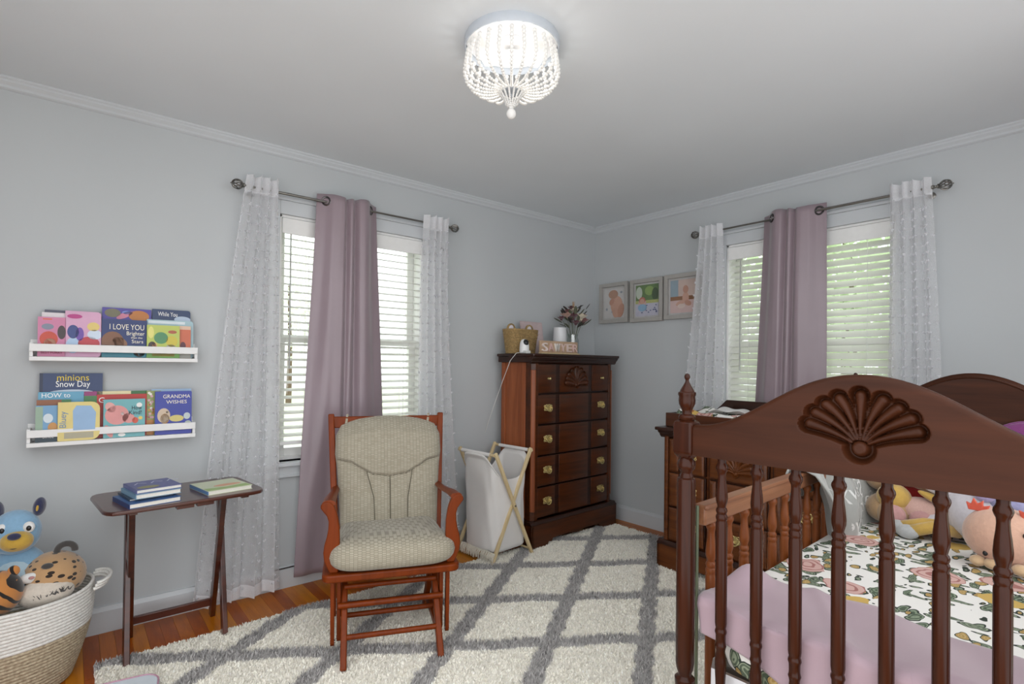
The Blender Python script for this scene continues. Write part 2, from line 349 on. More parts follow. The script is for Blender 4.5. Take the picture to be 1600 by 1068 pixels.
# ---------------------------------------------------------------- curtain rods and curtains
def rod(label, f, a0, a1, z, brackets):
    t = thing('curtain_rod', label, 'curtain rod', f((a0+a1)/2, -.09, z)); L = lambda a, d, q: Vector(f(a, d, q))-Vector(t.location)
    B().tube([L(a0, -.09, z), L((a0+a1)/2-.02, -.09, z)], .0075, 12).build('rod', M_STEEL, t); B().tube([L((a0+a1)/2-.03, -.09, z), L(a1, -.09, z)], .0062, 12).build('rod', M_STEEL, t)
    for a, s in ((a0, -1), (a1, 1)):
        ax = (L(a+s, -.09, z)-L(a, -.09, z)).normalized(); M = ax.to_track_quat('Z', 'Y').to_matrix()
        fin = B().lathe([(.0075, -.012), (.011, -.010), (.011, 0), (.007, .004), (.007, .012), (.012, .016), (.012, .021), (.006, .024)], 14, L(a, -.09, z), M).build('finial', M_STEEL, t)
        b = B(); c = L(a, -.09, z)+ax*.048          # bird-cage finial: ribs round an open core
        for k in range(10):
            an = 2*PI*k/10
            b.tube([c+M @ Vector((.0245*math.sin(u)*math.cos(an+u*.5), .0245*math.sin(u)*math.sin(an+u*.5), -.026*math.cos(u))) for u in np.linspace(.15, PI-.12, 9)], .0028, 6)
        b.build('cage', M_STEEL, fin); B().lathe([(.001, .024), (.006, .025), (.004, .031), (.0005, .034)], 10, c, M).build('tip', M_STEEL, fin)
    for a in brackets:
        b = B(); b.tube([L(a, -.09, z-.012), L(a, -.06, z-.02), L(a, 0, z-.02)], .005, 8); b.lathe([(.018, 0), (.018, .004), (.008, .007)], 14, L(a, 0, z-.02), (L(a, -1, z)-L(a, 0, z)).to_track_quat('Z', 'Y').to_matrix())
        b.tube([L(a, -.09, z)+Vector((0, 0, .0)) + (L(a, -.10, z)-L(a, -.09, z))*math.cos(u)*1.1+Vector((0, 0, .011*math.sin(u))) for u in np.linspace(PI*.95, 2.05*PI, 9)], .003, 6); b.build('bracket', M_STEEL, t)
rod('nickel curtain rod with cage finials over window beside wall shelves', fA, -2.79, -1.555, 2.165, (-2.755, -1.59))
rod('nickel curtain rod with cage finials over window beside photo frames', fB, -2.372, -1.062, 2.186, (-2.345, -1.09))
def curtain(label, f, t0, t1, b0, b1, zt, zb, n, amp, ampb, mat, kind, grom=(), ph=0., wob=.012, flare=1.):
    """pleated panel hung on the rod: top from t0 to t1, bottom b0 to b1 along the wall"""
    cm = (t0+t1)/2; org = Vector(f(cm, -.09, zt)); t = thing('sheer_curtain' if kind == 'sheer' else 'mauve_curtain', label, 'curtain', org)
    def pos(u, v, off=0.):
        z = zt+(zb-zt)*v; e = v**flare
        a = (t0+(b0-t0)*e)*(1-u)+(t1+(b1-t1)*e)*u
        am = amp+(ampb-amp)*min(1, v*1.4)
        w = 2*PI*n*u+ph; s = math.sin(w)+.22*math.sin(2*w+1+v*2)+.15*math.sin(3.1*w+v*3)
        if kind == 'sheer': d = -.09-.03*math.exp(-v*9)+am*s+wob*math.sin(v*5+u*9)*v+off
        else:
            pu = [0, .06, .13, .22, .32, .40, .445, .49, .535, .58, .63, .72, .80, .87, .94, 1]; pd = [.020, .014, .0, -.032, -.046, -.046, -.006, -.050, -.046, -.008, -.052, -.056, -.040, .0, .016, .022]
            d = -.09+sum(ipl(u+o, pu, pd) for o in (-.02, -.01, 0, .01, .02))/5*(1-.25*v)+wob*math.sin(v*5+u*9)*v+.010*math.sin(w*1.3+v*4)*v+off
        if kind == 'sheer': a += .35*am*math.sin(2*w)*.6
        return Vector(f(a, min(d, -.022), z+(.006*math.sin(w*.5+1) if v < .02 else 0)))-org
    nu = 26*n if kind == 'sheer' else 130
    if kind == 'sheer':
        B().grid(lambda u, v: pos(u, .035+.965*v), nu, 46).build('panel', mat, t, ang=180); B().grid(lambda u, v: pos(u, .04*v), nu, 5).build('header_band', M_SHEERHEM, t, ang=180)
        B().grid(lambda u, v: pos(u, .972+.028*v, -.002), nu, 4).build('hem', M_SHEERHEM, t, ang=180)
        b = B(); rows = int((zt-zb)/.047)          # rows of cut thread tufts
        cols = max(5, int(n*2.6))
        for j in range(1, rows):
            for i in range(cols):
                u = (i+.5*(j % 2)+.3)/cols
                if u > .99: continue
                c = pos(u, .05+.95*j/rows, -.004)
                for k in range(5):
                    q = c+Vector((random.uniform(-.006, .006), random.uniform(-.005, .003), random.uniform(-.005, .005))); r = random.uniform(.003, .006)
                    b.add([q+Vector((r, 0, 0)), q+Vector((-r*.5, r*.8, 0)), q+Vector((-r*.5, -r*.8, 0)), q+Vector((0, 0, r)), q-Vector((0, 0, r*1.2))], [(0, 1, 3), (1, 2, 3), (2, 0, 3), (1, 0, 4), (2, 1, 4), (0, 2, 4)])
        b.build('tufts', M_TUFT, t, ang=0, kind='stuff')
    else:
        B().grid(pos, nu, 60).build('panel', mat, t, ang=180, solid=.0016)
        for u in grom:
            p = pos(u, .019); q = pos(u+.004, .019); tn = (q-p).normalized(); nr = tn.cross(Vector((0, 0, 1)))
            b = B(); b.tube([p+(tn*math.cos(a)+Vector((0, 0, 1))*math.sin(a))*.0225 for a in np.linspace(0, 2*PI, 25)[:-1]], .006, 8, closed=True); b.build('grommet', M_SILVER, t)
    return t
ZA, ZB = 2.205, 2.222
curtain('white tufted sheer curtain nearest the wall shelves, falling behind tray table', fA, -2.80, -2.645, -3.02, -2.605, ZA+.012, .035, 4, .028, .03, M_SHEER, 'sheer', ph=.4, flare=.9)
curtain('mauve satin curtain hanging behind the glider chair', fA, -2.425, -2.065, -2.53, -1.965, ZA, .075, 3, .042, .036, M_MAUVE, 'drape', (.13, .87), ph=-.9, flare=1.1)
curtain('white tufted sheer curtain between glider chair and cloth hamper', fA, -1.755, -1.575, -1.765, -1.43, ZA, .035, 4, .026, .03, M_SHEER, 'sheer', ph=1., flare=1.6)
curtain('white tufted sheer curtain beside the photo frames', fB, -1.235, -1.075, -1.235, -.84, ZB, .035, 4, .024, .028, M_SHEER, 'sheer', ph=.2, flare=.95)
curtain('mauve satin curtain hanging behind the crib footboard', fB, -1.862, -1.495, -1.87, -1.40, ZB, .06, 3, .042, .034, M_MAUVE, 'drape', (.10, .80), ph=.7, flare=1.1)
curtain('white tufted sheer curtain farthest from the photo frames', fB, -2.36, -2.18, -2.44, -2.165, ZB+.012, .035, 4, .026, .03, M_SHEER, 'sheer', ph=2., flare=1.)
# ---------------------------------------------------------------- ceiling light
def ceiling_light():
    t = thing('ceiling_light', 'white beaded basket flush ceiling light', 'ceiling light', (-2.255, -1.59, H)); R = .172
    m = plain('white_enamel_metal', '#b9bfc6', .4, var=.02); bead = transl('white_wood_bead', '#f0efec', .25, .6)
    b = B(); ring = [(R-.004, -.034), (R, -.034), (R+.002, -.03), (R+.002, -.004), (R, 0), (R-.004, 0)]
    n = 64; b.grid(lambda u, v: (ring[int(round(v*5))][0]*math.cos(2*PI*u), ring[int(round(v*5))][0]*math.sin(2*PI*u), ring[int(round(v*5))][1]), n, 6, wrap=True); b.build('rim', m, t)
    B().lathe([(R-.003, -.003), (R-.003, -.006), (.05, -.007), (.05, -.02), (.02, -.022)], 48).build('pan', plain('white_pan', '#eeeeee', .5, var=.01), t)
    B().tube([(0, 0, -.02), (0, 0, -.21)], .005, 8).build('stem', m, t)
    B().lathe([(.002, -.182), (.034, -.183), (.036, -.189), (.012, -.196)], 24).build('bottom_cap', m, t)
    ns = 25
    b0 = B(); path = []
    for k in range(40):       # strand curve: out from the rim, bulging, sweeping in under the bowl
        s = k/39; path.append((R-.012+.012*math.sin(PI*min(1, s*1.4))-(R-.045)*max(0, (s-.35)/.65)**1.9, -.047-.138*math.sin(s*PI*.54)))
    pr = np.array(path); d = np.r_[0, np.cumsum(np.hypot(*np.diff(pr, axis=0).T))]; pos = 0.; k = 0
    while pos < d[-1]:
        r = .0086-.0044*(pos/d[-1]); x = np.interp(pos, d, pr[:, 0]); z = np.interp(pos, d, pr[:, 1]); b0.ell((x, 0, z), (r, r, r), nu=10, nv=6); pos += 1.9*r
    b0.tube([(R-.008, 0, -.036), (R-.008, 0, -.044)], .0008, 5)
    me = b0.mesh('bead_strand', 60); me.materials.append(bead)
    for k in range(ns): link('bead_strand', me, None, t, rot=(0, 0, 2*PI*k/ns))
    b1 = B()                  # short swags gathered at the bottom cap
    for k in range(12):
        r = .0042; x = .036*(1-k/11)+.012; z = -.19-.05*(k/11)**1.3; b1.ell((x, 0, z), (r, r, r), nu=8, nv=5)
    me = b1.mesh('bead_swag', 60); me.materials.append(bead)
    for k in range(14): link('bead_swag', me, None, t, rot=(0, 0, 2*PI*(k+.5)/14))
    B().ell((0, 0, -.268), (.0175, .0175, .019), nu=18, nv=12).build('finial_ball', bead, t); B().ell((0, 0, -.243), (.010, .010, .010)).build('finial_bead', bead, t)
    bm = NT('lit_bulb'); bm.bsdf('#ffffff', .4, emit='#fff6ea', es=1.2)
    for a in (2.5, 5.6):
        M = Vector((math.cos(a), math.sin(a), -.25)).to_track_quat('Z', 'Y').to_matrix()
        bl = B().lathe([(.012, .02), (.013, .04), (.024, .065), (.028, .085), (.022, .105), (.006, .113)], 18, (0, 0, -.045), M).build('bulb', bm.m, t)
        B().lathe([(.016, .0), (.016, .032), (.013, .034)], 16, (0, 0, -.045), M).build('socket', M_WHITE, t)
        ld = bpy.data.lights.new('bulb_light', 'POINT'); ld.energy = LAMP_WATTS; ld.color = (1, .98, .95); ld.shadow_soft_size = .03
        lo = bpy.data.objects.new('bulb_light', ld); COL.objects.link(lo); lo.parent = t; lo.location = (math.cos(a)*.05, math.sin(a)*.05, -.12)
ceiling_light()
# ---------------------------------------------------------------- outdoors
lw = plain('lawn_grass', '#cdd2b8', .9, var=.12, scale=3)
tag(B().box(-14, 30, .3, 40, -.75, -.7).build('lawn', lw), 'pale lawn outside the window beside the wall shelves', 'lawn', kind='stuff')
tag(B().box(.3, 30, -20, .29, -.75, -.7).build('lawn', lw), 'lawn outside the window beside the photo frames', 'lawn', kind='stuff')
tag(B().box(-14, 30, 6.5, 10, -.699, -.69).build('driveway', plain('pale_concrete', '#c3c2bd', .9)), 'pale concrete driveway outside the window', 'driveway')
def tree(label, loc, h, r, n, cols, zlow=.25):
    t = thing('leafy_tree', label, 'tree', loc, group='trees outside the windows'); b = B()
    b.tube([(0, 0, 0), (.05, .02, h*.3), (-.03, .04, h*.7)], [.14, .11, .05], 8); b.build('trunk', plain('bark', '#6b5a48', .9), t)
    P0 = RNG.normal(size=(n, 3)); P0 /= np.linalg.norm(P0, axis=1, keepdims=True); P0 *= (RNG.random((n, 1))**.4)*np.array([r, r, h*(1-zlow)/2]); P0[:, 2] += h*(zlow+(1-zlow)/2)
    a = RNG.normal(size=(n, 3)); a /= np.linalg.norm(a, axis=1, keepdims=True); c = np.cross(a, RNG.normal(size=(n, 3))); c /= np.linalg.norm(c, axis=1, keepdims=True); s = RNG.uniform(.06, .13, (n, 1))
    v = np.stack([P0-a*s, P0-c*s*.5, P0+a*s, P0+c*s*.5], 1).reshape(-1, 3); f = np.arange(4*n).reshape(-1, 4)
    me = bpy.data.meshes.new('foliage'); me.from_pydata(v.tolist(), [], f.tolist()); link('foliage', me, transl('leaf_%s' % cols, cols, .5, .6), t, kind='stuff')
tree('tall green tree beyond the lawn outside window beside shelves', (-4.2, 22, -.7), 8.5, 3.4, 2600, '#dbe3d0'); tree('bushy tree at right outside window beside shelves', (4.5, 23, -.7), 8., 3.4, 2600, '#dde5d2')
tree('dense pale green tree close outside window beside photo frames', (4.2, -.6, -.7), 5.2, 1.9, 5200, '#d6e2c4', .08); tree('second dense green tree outside window beside photo frames', (4.8, 3.7, -.7), 5.4, 2.1, 5200, '#d2dfc0', .08)
tree('green tree farthest right outside window beside photo frames', (4.5, -4.7, -.7), 5., 1.9, 4600, '#d8e4c8', .08)
# ================================================================ rug
def rug():
    x0, x1, y1, y0 = -3.40, -.17, -.35, -2.95
    t = thing('shag_rug', 'cream shag rug with grey diamond lattice lines', 'rug', ((x0+x1)/2, (y0+y1)/2, 0)); ox, oy = (x0+x1)/2, (y0+y1)/2
    F1 = (-4.15, -3.36, -2.58, -1.80, -1.03, -.29, .45, 1.2, 1.95, 2.7); F2 = (-4.95, -4.15, -3.36, -2.55, -1.715, -.85, -.05, .7); k = .67; cs = 1/math.sqrt(1+k*k)
    def grey(X, Y):
        d = np.full(X.shape, 9.)
        for a in F1: d = np.minimum(d, np.abs((Y+.345)-k*(X-a))*cs)
        for a in F2: d = np.minimum(d, np.abs((Y+.345)+k*(X-a))*cs)
        return d < .037+.012*np.sin(X*37+Y*23)*.5
    n = NT('shag_yarn'); at = n.n('Attribute', _attribute_name='yarn'); n.bsdf(at.outputs['Color'], .95, sheen=.2)
    def mesh(name, v, f, c, kind=None):
        me = bpy.data.meshes.new(name); me.from_pydata(v, [], f) if isinstance(v, list) else None
        return me
    nx, ny = 260, 210; gx, gy = np.meshgrid(np.linspace(x0, x1, nx), np.linspace(y0, y1, ny)); g = grey(gx, gy)
    edge = np.minimum(np.minimum(gx-x0, x1-gx), np.minimum(gy-y0, y1-gy)); gz = np.clip(edge*2, .002, .01)+g*.003
    me = bpy.data.meshes.new('backing'); vs = np.stack([gx-ox, gy-oy, gz], -1).reshape(-1, 3)
    idx = np.arange(nx*ny).reshape(ny, nx); fs = np.stack([idx[:-1, :-1], idx[:-1, 1:], idx[1:, 1:], idx[1:, :-1]], -1).reshape(-1, 4)
    me.from_pydata(vs.tolist(), [], fs.tolist()); ca = me.color_attributes.new('yarn', 'FLOAT_COLOR', 'POINT')
    GR = np.array(lin('#b0adab')); CR = np.array(lin('#f3efe4')); ca.data.foreach_set('color', np.where(g.reshape(-1, 1), GR, CR).astype(np.float32).ravel()); link('backing', me, n.m, t)
    def pile(name, want, N, h, w, col, var):
        X = RNG.uniform(x0, x1, N); Y = y1-(y1-y0)*RNG.random(N)**1.25; m = grey(X, Y) == want; X, Y = X[m], Y[m]; N = len(X)
        an = RNG.uniform(0, 2*PI, N); hh = h*RNG.uniform(.6, 1.15, N); ln = hh*RNG.uniform(.2, .9, N); la = RNG.normal(.6, 1.3, N); ww = w*RNG.uniform(.6, 1.3, N)
        b = np.stack([X-ox, Y-oy, np.full(N, .008)], 1); sd = np.stack([np.cos(an), np.sin(an), np.zeros(N)], 1)*ww[:, None]/2
        tp = b+np.stack([np.cos(la)*ln, np.sin(la)*ln, hh], 1); md = (b+tp)/2+np.stack([np.zeros(N), np.zeros(N), hh*.12], 1)
        v = np.stack([b-sd, b+sd, md+sd*.9, tp, md-sd*.9], 1).reshape(-1, 3).astype(np.float32)
        me = bpy.data.meshes.new(name); me.vertices.add(5*N); me.vertices.foreach_set('co', v.ravel()); me.loops.add(5*N); me.loops.foreach_set('vertex_index', np.arange(5*N, dtype=np.int32))
        me.polygons.add(N); me.polygons.foreach_set('loop_start', np.arange(0, 5*N, 5, dtype=np.int32)); me.update(calc_edges=True)
        ca = me.color_attributes.new('yarn', 'FLOAT_COLOR', 'POINT'); cc = np.repeat(col[None, :]*(1+RNG.normal(0, var, (N, 1))), 5, 0); cc[:, 3] = 1; ca.data.foreach_set('color', np.clip(cc, 0, 1).astype(np.float32).ravel())
        link(name, me, n.m, t, kind='stuff')
    pile('cream_pile', False, 190000, .012, .006, CR, .10); pile('grey_pile', True, 210000, .021, .0045, GR, .26)
rug()
# ================================================================ carved shell as relief
def shell_relief(Y, Z, hub, tips, w0, w1, h, depth, margin, hub_r):
    """height map of a fan of ribs round a hub, sunk in a scalloped pocket"""
    best = np.full(Y.shape, 9.); pk = np.full(Y.shape, 9.)
    for ty, tz in tips:
        ty, tz = ty-hub[0], tz-hub[1]
        c = (ty*.30, tz*.62) if abs(ty) > 1e-4 else (0, tz*.5)
        for s in np.linspace(.1, 1, 26):
            y = 2*s*(1-s)*c[0]+s*s*ty+hub[0]; z = 2*s*(1-s)*c[1]+s*s*tz+hub[1]; w = w0+(w1-w0)*s**1.3
            d = np.hypot(Y-y, Z-z); best = np.minimum(best, d/w); pk = np.minimum(pk, (d-w)/margin)
    dh = np.hypot(Y-hub[0], Z-hub[1]); pk = np.minimum(pk, (dh-hub_r)/(margin*1.6))
    pocket = np.clip(1.25-pk, 0, 1); pocket = pocket*pocket*(3-2*pocket)
    rib = np.sqrt(np.clip(1-best**2, 0, 1))*h; hb = np.sqrt(np.clip(1-(dh/hub_r)**2, 0, 1))*h*1.5
    hb = np.minimum(hb, h*1.25)
    return -depth*pocket+np.where(dh < hub_r, np.maximum(hb, 0), rib*(pocket > .3)), pk < 1.25
def relief_mesh(Y, Z, D, mask, f, name, mat, parent, maskval, **kw):
    ny, nz = Y.shape; keep = np.zeros((ny, nz), bool); keep[:-1, :-1] = True
    fm = mask[:-1, :-1] & mask[1:, :-1] & mask[:-1, 1:] & mask[1:, 1:]
    sel = fm if maskval else ~fm; idx = np.arange(ny*nz).reshape(ny, nz)
    fs = np.stack([idx[:-1, :-1], idx[1:, :-1], idx[1:, 1:], idx[:-1, 1:]], -1)[sel].reshape(-1, 4); used = np.unique(fs); re = np.full(ny*nz, -1); re[used] = np.arange(len(used))
    vs = f(Y, Z, D).reshape(-1, 3)[used]; me = bpy.data.meshes.new(name); me.from_pydata(vs.tolist(), [], re[fs].tolist()); smooth(me, 80)
    return link(name, me, mat, parent, **kw)
FAN = [(0, 1)]+[(s*math.sin(a)*r, math.cos(a)*r) for s in (-1, 1) for a, r in ((.42, .98), (.80, .95), (1.12, .93), (1.42, .93))]
# ================================================================ furniture hardware
def pull_mesh():
    b = B(); Mx = Matrix.Rotation(PI/2, 3, 'X')
    for q in (-1, 1):
        b.lathe([(.0115, 0), (.0115, .0015), (.006, .003), (.0045, .012), (.0065, .015), (.003, .019)], 12, (q*.029, 0, .003), Mx)
        for c, r in (((q*.036, -.0015, .016), .007), ((q*.034, -.0015, -.012), .007), ((q*.017, -.0015, .020), .008), ((q*.016, -.0015, -.013), .007)):
            b.tube([(c[0]+r*math.cos(a), c[1], c[2]+r*math.sin(a)) for a in np.linspace(0, 2*PI, 13)[:-1]], .0026, 6, closed=True)
    b.prism([(-.006, -.02), (.006, -.02), (.011, -.004), (.009, .012), (.012, .022), (.0, .031), (-.012, .022), (-.009, .012), (-.011, -.004)], 0, -.0028, lambda x, z, t: (x, t, z))
    b.prism([(-.03, -.004), (.03, -.004), (.03, .008), (-.03, .008)], 0, -.0018, lambda x, z, t: (x, t, z))
    b.tube([(.029*math.cos(a), -.016-.006*math.sin(a), .003-.027*math.sin(a)) for a in np.linspace(0, PI, 13)], [.0024+.0020*math.sin(a) for a in np.linspace(0, PI, 13)], 8)
    b.v = [(x*.9, y, z*.9) for x, y, z in b.v]
    me = b.mesh('bail_pull', 35); me.materials.append(M_BRASS); return me
PULL = pull_mesh()
def knob(parent, x, y, z):
    k = B().lathe([(.009, 0), (.007, .004), (.005, .010)], 12, (x, y, z), Matrix.Rotation(PI/2, 3, 'X')).build('knob', M_BRASS, parent)
    B().ell((x, y-.017, z), (.010, .008, .010)).build('knob_head', M_BRASS, parent)
def raised(b, x0, x1, z0, z1, y, h=.011, bv=.02):
    """fielded panel: outer rectangle at y sloping up to inner one at y-h"""
    i = bv; o = [(x0, z0), (x1, z0), (x1, z1), (x0, z1)]; n_ = [(x0+i, z0+i), (x1-i, z0+i), (x1-i, z1-i), (x0+i, z1-i)]
    vs = [(x, y, z) for x, z in o]+[(x, y-.004, z) for x, z in o]+[(x, y-h, z) for x, z in n_]
    b.add(vs, [(3, 2, 1, 0)]+[(k, (k+1) % 4, 4+(k+1) % 4, 4+k) for k in range(4)]+[(4+k, 4+(k+1) % 4, 8+(k+1) % 4, 8+k) for k in range(4)]+[(8, 9, 10, 11)])
def small_shell(parent, x, y, z, R, name='shell_carving', mat=None):
    n = 90; g = np.linspace(-R*1.15, R*1.15, n); Yg, Zg = np.meshgrid(g, np.linspace(-R*.35, R*1.2, n), indexing='ij')
    tips = [(a*R, c*R) for a, c in FAN]; D, mk = shell_relief(Yg, Zg, (0, 0), tips, R*.045, R*.15, .013, .016, R*.06, R*.13)
    relief_mesh(Yg, Zg, D, mk, lambda Y, Z, D: np.stack([Y+x, -(D+.0135)+y, Z+z], -1), name, mat or M_MAH_F, parent, True)
def bracket_front(w, h, cut=.07, foot=.16):
    """plinth outline with scalloped bracket feet"""
    pts = [(0, 0), (foot-.03, 0), (foot, .012), (foot+.012, .035), (foot+.04, .03), (foot+.055, .05), (foot+.09, cut*.75), (w*.42, cut*.8), (w*.47, cut*.62), (w*.5, cut*.55)]
    return pts+[(w-x, z) for x, z in reversed(pts[:-1])]+[(w, h), (0, h)]
# ================================================================ chest of drawers
def chest():
    t = thing('chest_of_drawers', 'tall dark mahogany chest of five drawers in the room corner', 'chest of drawers', (-1.091, -.428, 0), rad(2.6)); w, d = .935, .36
    b = B(); b.prism(bracket_front(w, .165), 0, .03, lambda x, z, q: (x, q, z)); b.prism([(0, 0), (.09, 0), (.11, .05), (d-.11, .05), (d-.09, 0), (d, 0), (d, .165), (0, .165)], 0, .025, lambda y, z, q: (q, y, z))
    b.prism([(0, 0), (.09, 0), (.11, .05), (d-.11, .05), (d-.09, 0), (d, 0), (d, .165), (0, .165)], w-.025, w, lambda y, z, q: (q, y, z)); b.box(.025, w-.025, d-.02, d, .06, .165); b.build('plinth', M_MAH_F, t, bevel=.003)
    B().prism([(0, .165), (0, .172), (.012, .180), (.016, .19), (.03, .192), (.03, .165)], 0, w, lambda y, z, q: (q, y, z)).box(0, .03, .02, d, .165, .19).box(w-.03, w, .02, d, .165, .19).build('base_moulding', M_MAHD, t)
    b = B(); b.box(.032, .05, .075, d-.005, .19, 1.272); b.box(.885, .903, .075, d-.005, .19, 1.272); b.box(.05, .885, d-.02, d-.005, .19, 1.272); b.box(.05, .885, .10, d-.02, .19, .205); b.build('case', M_MAH_LIT, t, bevel=.002)
    b = B(); b.box(.025, .033, .10, .135, .20, 1.27); b.box(.025, .033, d-.05, d-.01, .20, 1.27); b.box(.028, .033, .135, d-.05, .2, .23); b.build('side_panel_frame', M_MAH_LIT, t, bevel=.002)
    for x0, s in ((.030, 1), (.905, -1)):    # canted front stiles ending in lamb's tongues
        p = [(0, .11), (0, .05), (.022, .026), (.05, .026), (.05, .11)]; B().prism(p, .19, 1.272, lambda x, y, q: (x0+s*x, y, q)).build('stile', M_MAH_F, t, bevel=.002)
        B().prism([(-.002, .052), (-.002, .042), (.014, .024), (.024, .024)], .25, 1.22, lambda x, y, q: (x0+s*x, y, q)).build('cant_moulding', M_MAH_LIT, t, bevel=.003)
    b = B(); b.prism([(.03, 1.262), (.018, 1.272), (.016, 1.284), (.004, 1.294), (-.004, 1.304), (-.004, 1.312), (.03, 1.312)], 0, w, lambda y, z, q: (q, y, z)); b.box(.002, w-.002, .03, d, 1.272, 1.312); b.build('cornice', M_MAHD, t, bevel=.002)
    b = B(); b.prism(rounded(w+.016, .385, .012), 1.312, 1.332, lambda x, y, q: (x-.008, y-.014, q)); b.build('top', M_MAHD, t, bevel=.005, seg=3)
    b = B(); b.box(.075, .86, .06, .1, .19, 1.272); b.build('drawer_divider', M_BLACK if 0 else M_MAHD, t)
    zs = [.198, .412, .626, .840, 1.054, 1.266]; cols = ((.082, .258), (.298, .617), (.656, .853))
    for i in range(5):
        z0, z1 = zs[i]+.005, zs[i+1]-.005; top = i == 4
        dr = B().box(.079, .856, .034, .06, z0, z1).build('drawer', M_MAHD, t, bevel=.002)
        for j, (a, c) in enumerate(cols):
            b = B(); raised(b, a, c, z0+.003, z1-.003, .034, .016 if top else .012, .028 if top else .018); b.build('raised_panel', M_MAH_F, dr, bevel=.0015)
        for a, c in (cols[0], cols[2]):
            if top: knob(dr, (a+c)/2, .018, (z0+z1)/2)
            else: link('bail_pull', PULL, None, dr, loc=((a+c)/2, .0215, (z0+z1)/2+.008))
        if top: small_shell(dr, .4575, .017, 1.112, .115)
chest()
# ================================================================ long dresser with changing tray
def dresser():
    t = thing('dresser', 'long low dark mahogany dresser behind the crib', 'dresser', (-.643, -1.105, 0), rad(-92.5)); w, d = 1.42, .46
    b = B(); b.prism(bracket_front(w, .15), 0, .03, lambda x, z, q: (x, q, z)); b.prism([(0, 0), (.09, 0), (.11, .05), (d-.11, .05), (d-.09, 0), (d, 0), (d, .15), (0, .15)], 0, .025, lambda y, z, q: (q, y, z)); b.box(w-.025, w, 0, d, 0, .15); b.build('plinth', M_DRES_LIT, t, bevel=.003)
    B().prism([(0, .15), (0, .158), (.012, .168), (.016, .176), (.03, .178), (.03, .15)], 0, w, lambda y, z, q: (q, y, z)).box(0, .03, .02, d, .15, .176).build('base_moulding', M_MAHD, t)
    B().box(.035, w-.035, .04, d-.01, .15, .835).build('case', M_DRES_LIT, t, bevel=.003)
    b = B(); b.prism([(.035, .81), (.022, .822), (.018, .834), (.004, .842), (0, .85), (0, .856), (.06, .856), (.06, .81)], .0, w, lambda y, z, q: (q, y, z)); b.box(.004, .05, .03, d, .83, .856); b.build('cornice', M_MAHD, t)
    B().prism(rounded(w+.03, d+.02, .012), .856, .876, lambda x, y, q: (x-.015, y-.018, q)).build('top', M_MAHD, t, bevel=.005, seg=3)
    for x0 in (.032, w-.062): B().prism(rounded(.03, .04, .01), .178, .82, lambda x, y, q: (x0+x, .02+y, q)).build('stile', M_DRES_LIT, t, bevel=.003)
    zs = [.182, .394, .606, .815]; cols = ((.075, .315), (.352, .690), (.725, 1.065), (1.1, 1.345))
    for i in range(3):
        for j, (a, c) in enumerate(cols):
            z0, z1 = zs[i]+.005, zs[i+1]-.005
            dr = B().box(a-.008, c+.008, .022, .042, z0, z1).build('drawer', M_MAHD, t, bevel=.002); b = B()
            if j in (0, 3): xs = ((a, a+.065), (a+.078, c))
            else: xs = ((a, a+.04), (a+.05, c)) if i < 2 else ((a, c),)
            for q0, q1 in xs: b = B(); raised(b, q0, q1, z0+.003, z1-.003, .022, .012, .016); b.build('raised_panel', M_DRES_LIT, dr, bevel=.0015)
            if i == 2 and j in (1, 2): small_shell(dr, (a+c)/2, .009, (z0+z1)/2-.045, .098, mat=M_DRES_LIT)
            else: link('bail_pull', PULL, None, dr, loc=((a+.078+c)/2 if j == 0 else (a+c)/2, .0095, (z0+z1)/2+.008))
    # changing tray and pad on top
    tr = thing('changing_tray', 'dark wooden changing tray frame on the dresser', 'changing tray', (-.575, -1.115, .876), rad(-92.5)); W, D = .95, .38
    z1 = .085
    B().box(0, W, 0, .02, 0, z1).build('front_board', M_MAH_F, tr, bevel=.003); B().box(0, .02, .02, D-.02, 0, z1).build('end_board', M_MAHD, tr, bevel=.003); B().box(W-.02, W, .02, D-.02, 0, z1).build('end_board', M_MAHD, tr, bevel=.003)
    B().prism([(0, 0), (W, 0), (W, z1), (W-.12, z1+.005), (W-.2, z1+.08), (.2, z1+.08), (.12, z1+.005), (0, z1)], D-.02, D, lambda x, z, q: (x, q, z)).build('back_board', M_MAHD, tr, bevel=.003); B().box(.02, W-.02, .02, D-.02, .0, .012).build('bottom', M_MAHD, tr)
    pd = thing('changing_pad', 'white floral contoured changing pad in the wooden tray', 'changing pad', (-.575, -1.115, .889), rad(-92.5))
    def pos(u, v):
        x = .03+.89*u; y = .03+.32*v; e = min(1, 12*min(u, 1-u, v*.5, (1-v)*.5)); c = abs(2*v-1)
        return (x, y, (.055+.055*c**1.8+.004*math.sin(x*40+y*31)+.03*max(0, 1-u*5)*(c < .9))*math.sqrt(max(0, e*(2-e))))
    B().grid(pos, 60, 30).build('pad_cover', M_FLORAL, pd, ang=180); B().box(.03, .92, .03, .35, 0, .004).build('pad_base', M_WHITE, pd)
    def bl(u, v): x = .1+.25*u; y = .02+.2*v; return (x, y, .080+.010*math.sin(u*9+v*6)*math.sin(v*7+u*3)+.02*abs(2*v-1)-.03*abs(2*u-1)**3)
    mb = thing('muslin_cloth', 'crumpled white muslin cloth on the changing pad', 'cloth', (-.54, -1.25, .895), rad(-75)); B().grid(bl, 24, 18).build('cloth', cloth('muslin_white', '#dcdad8'), mb, ang=180, solid=.003)
dresser()
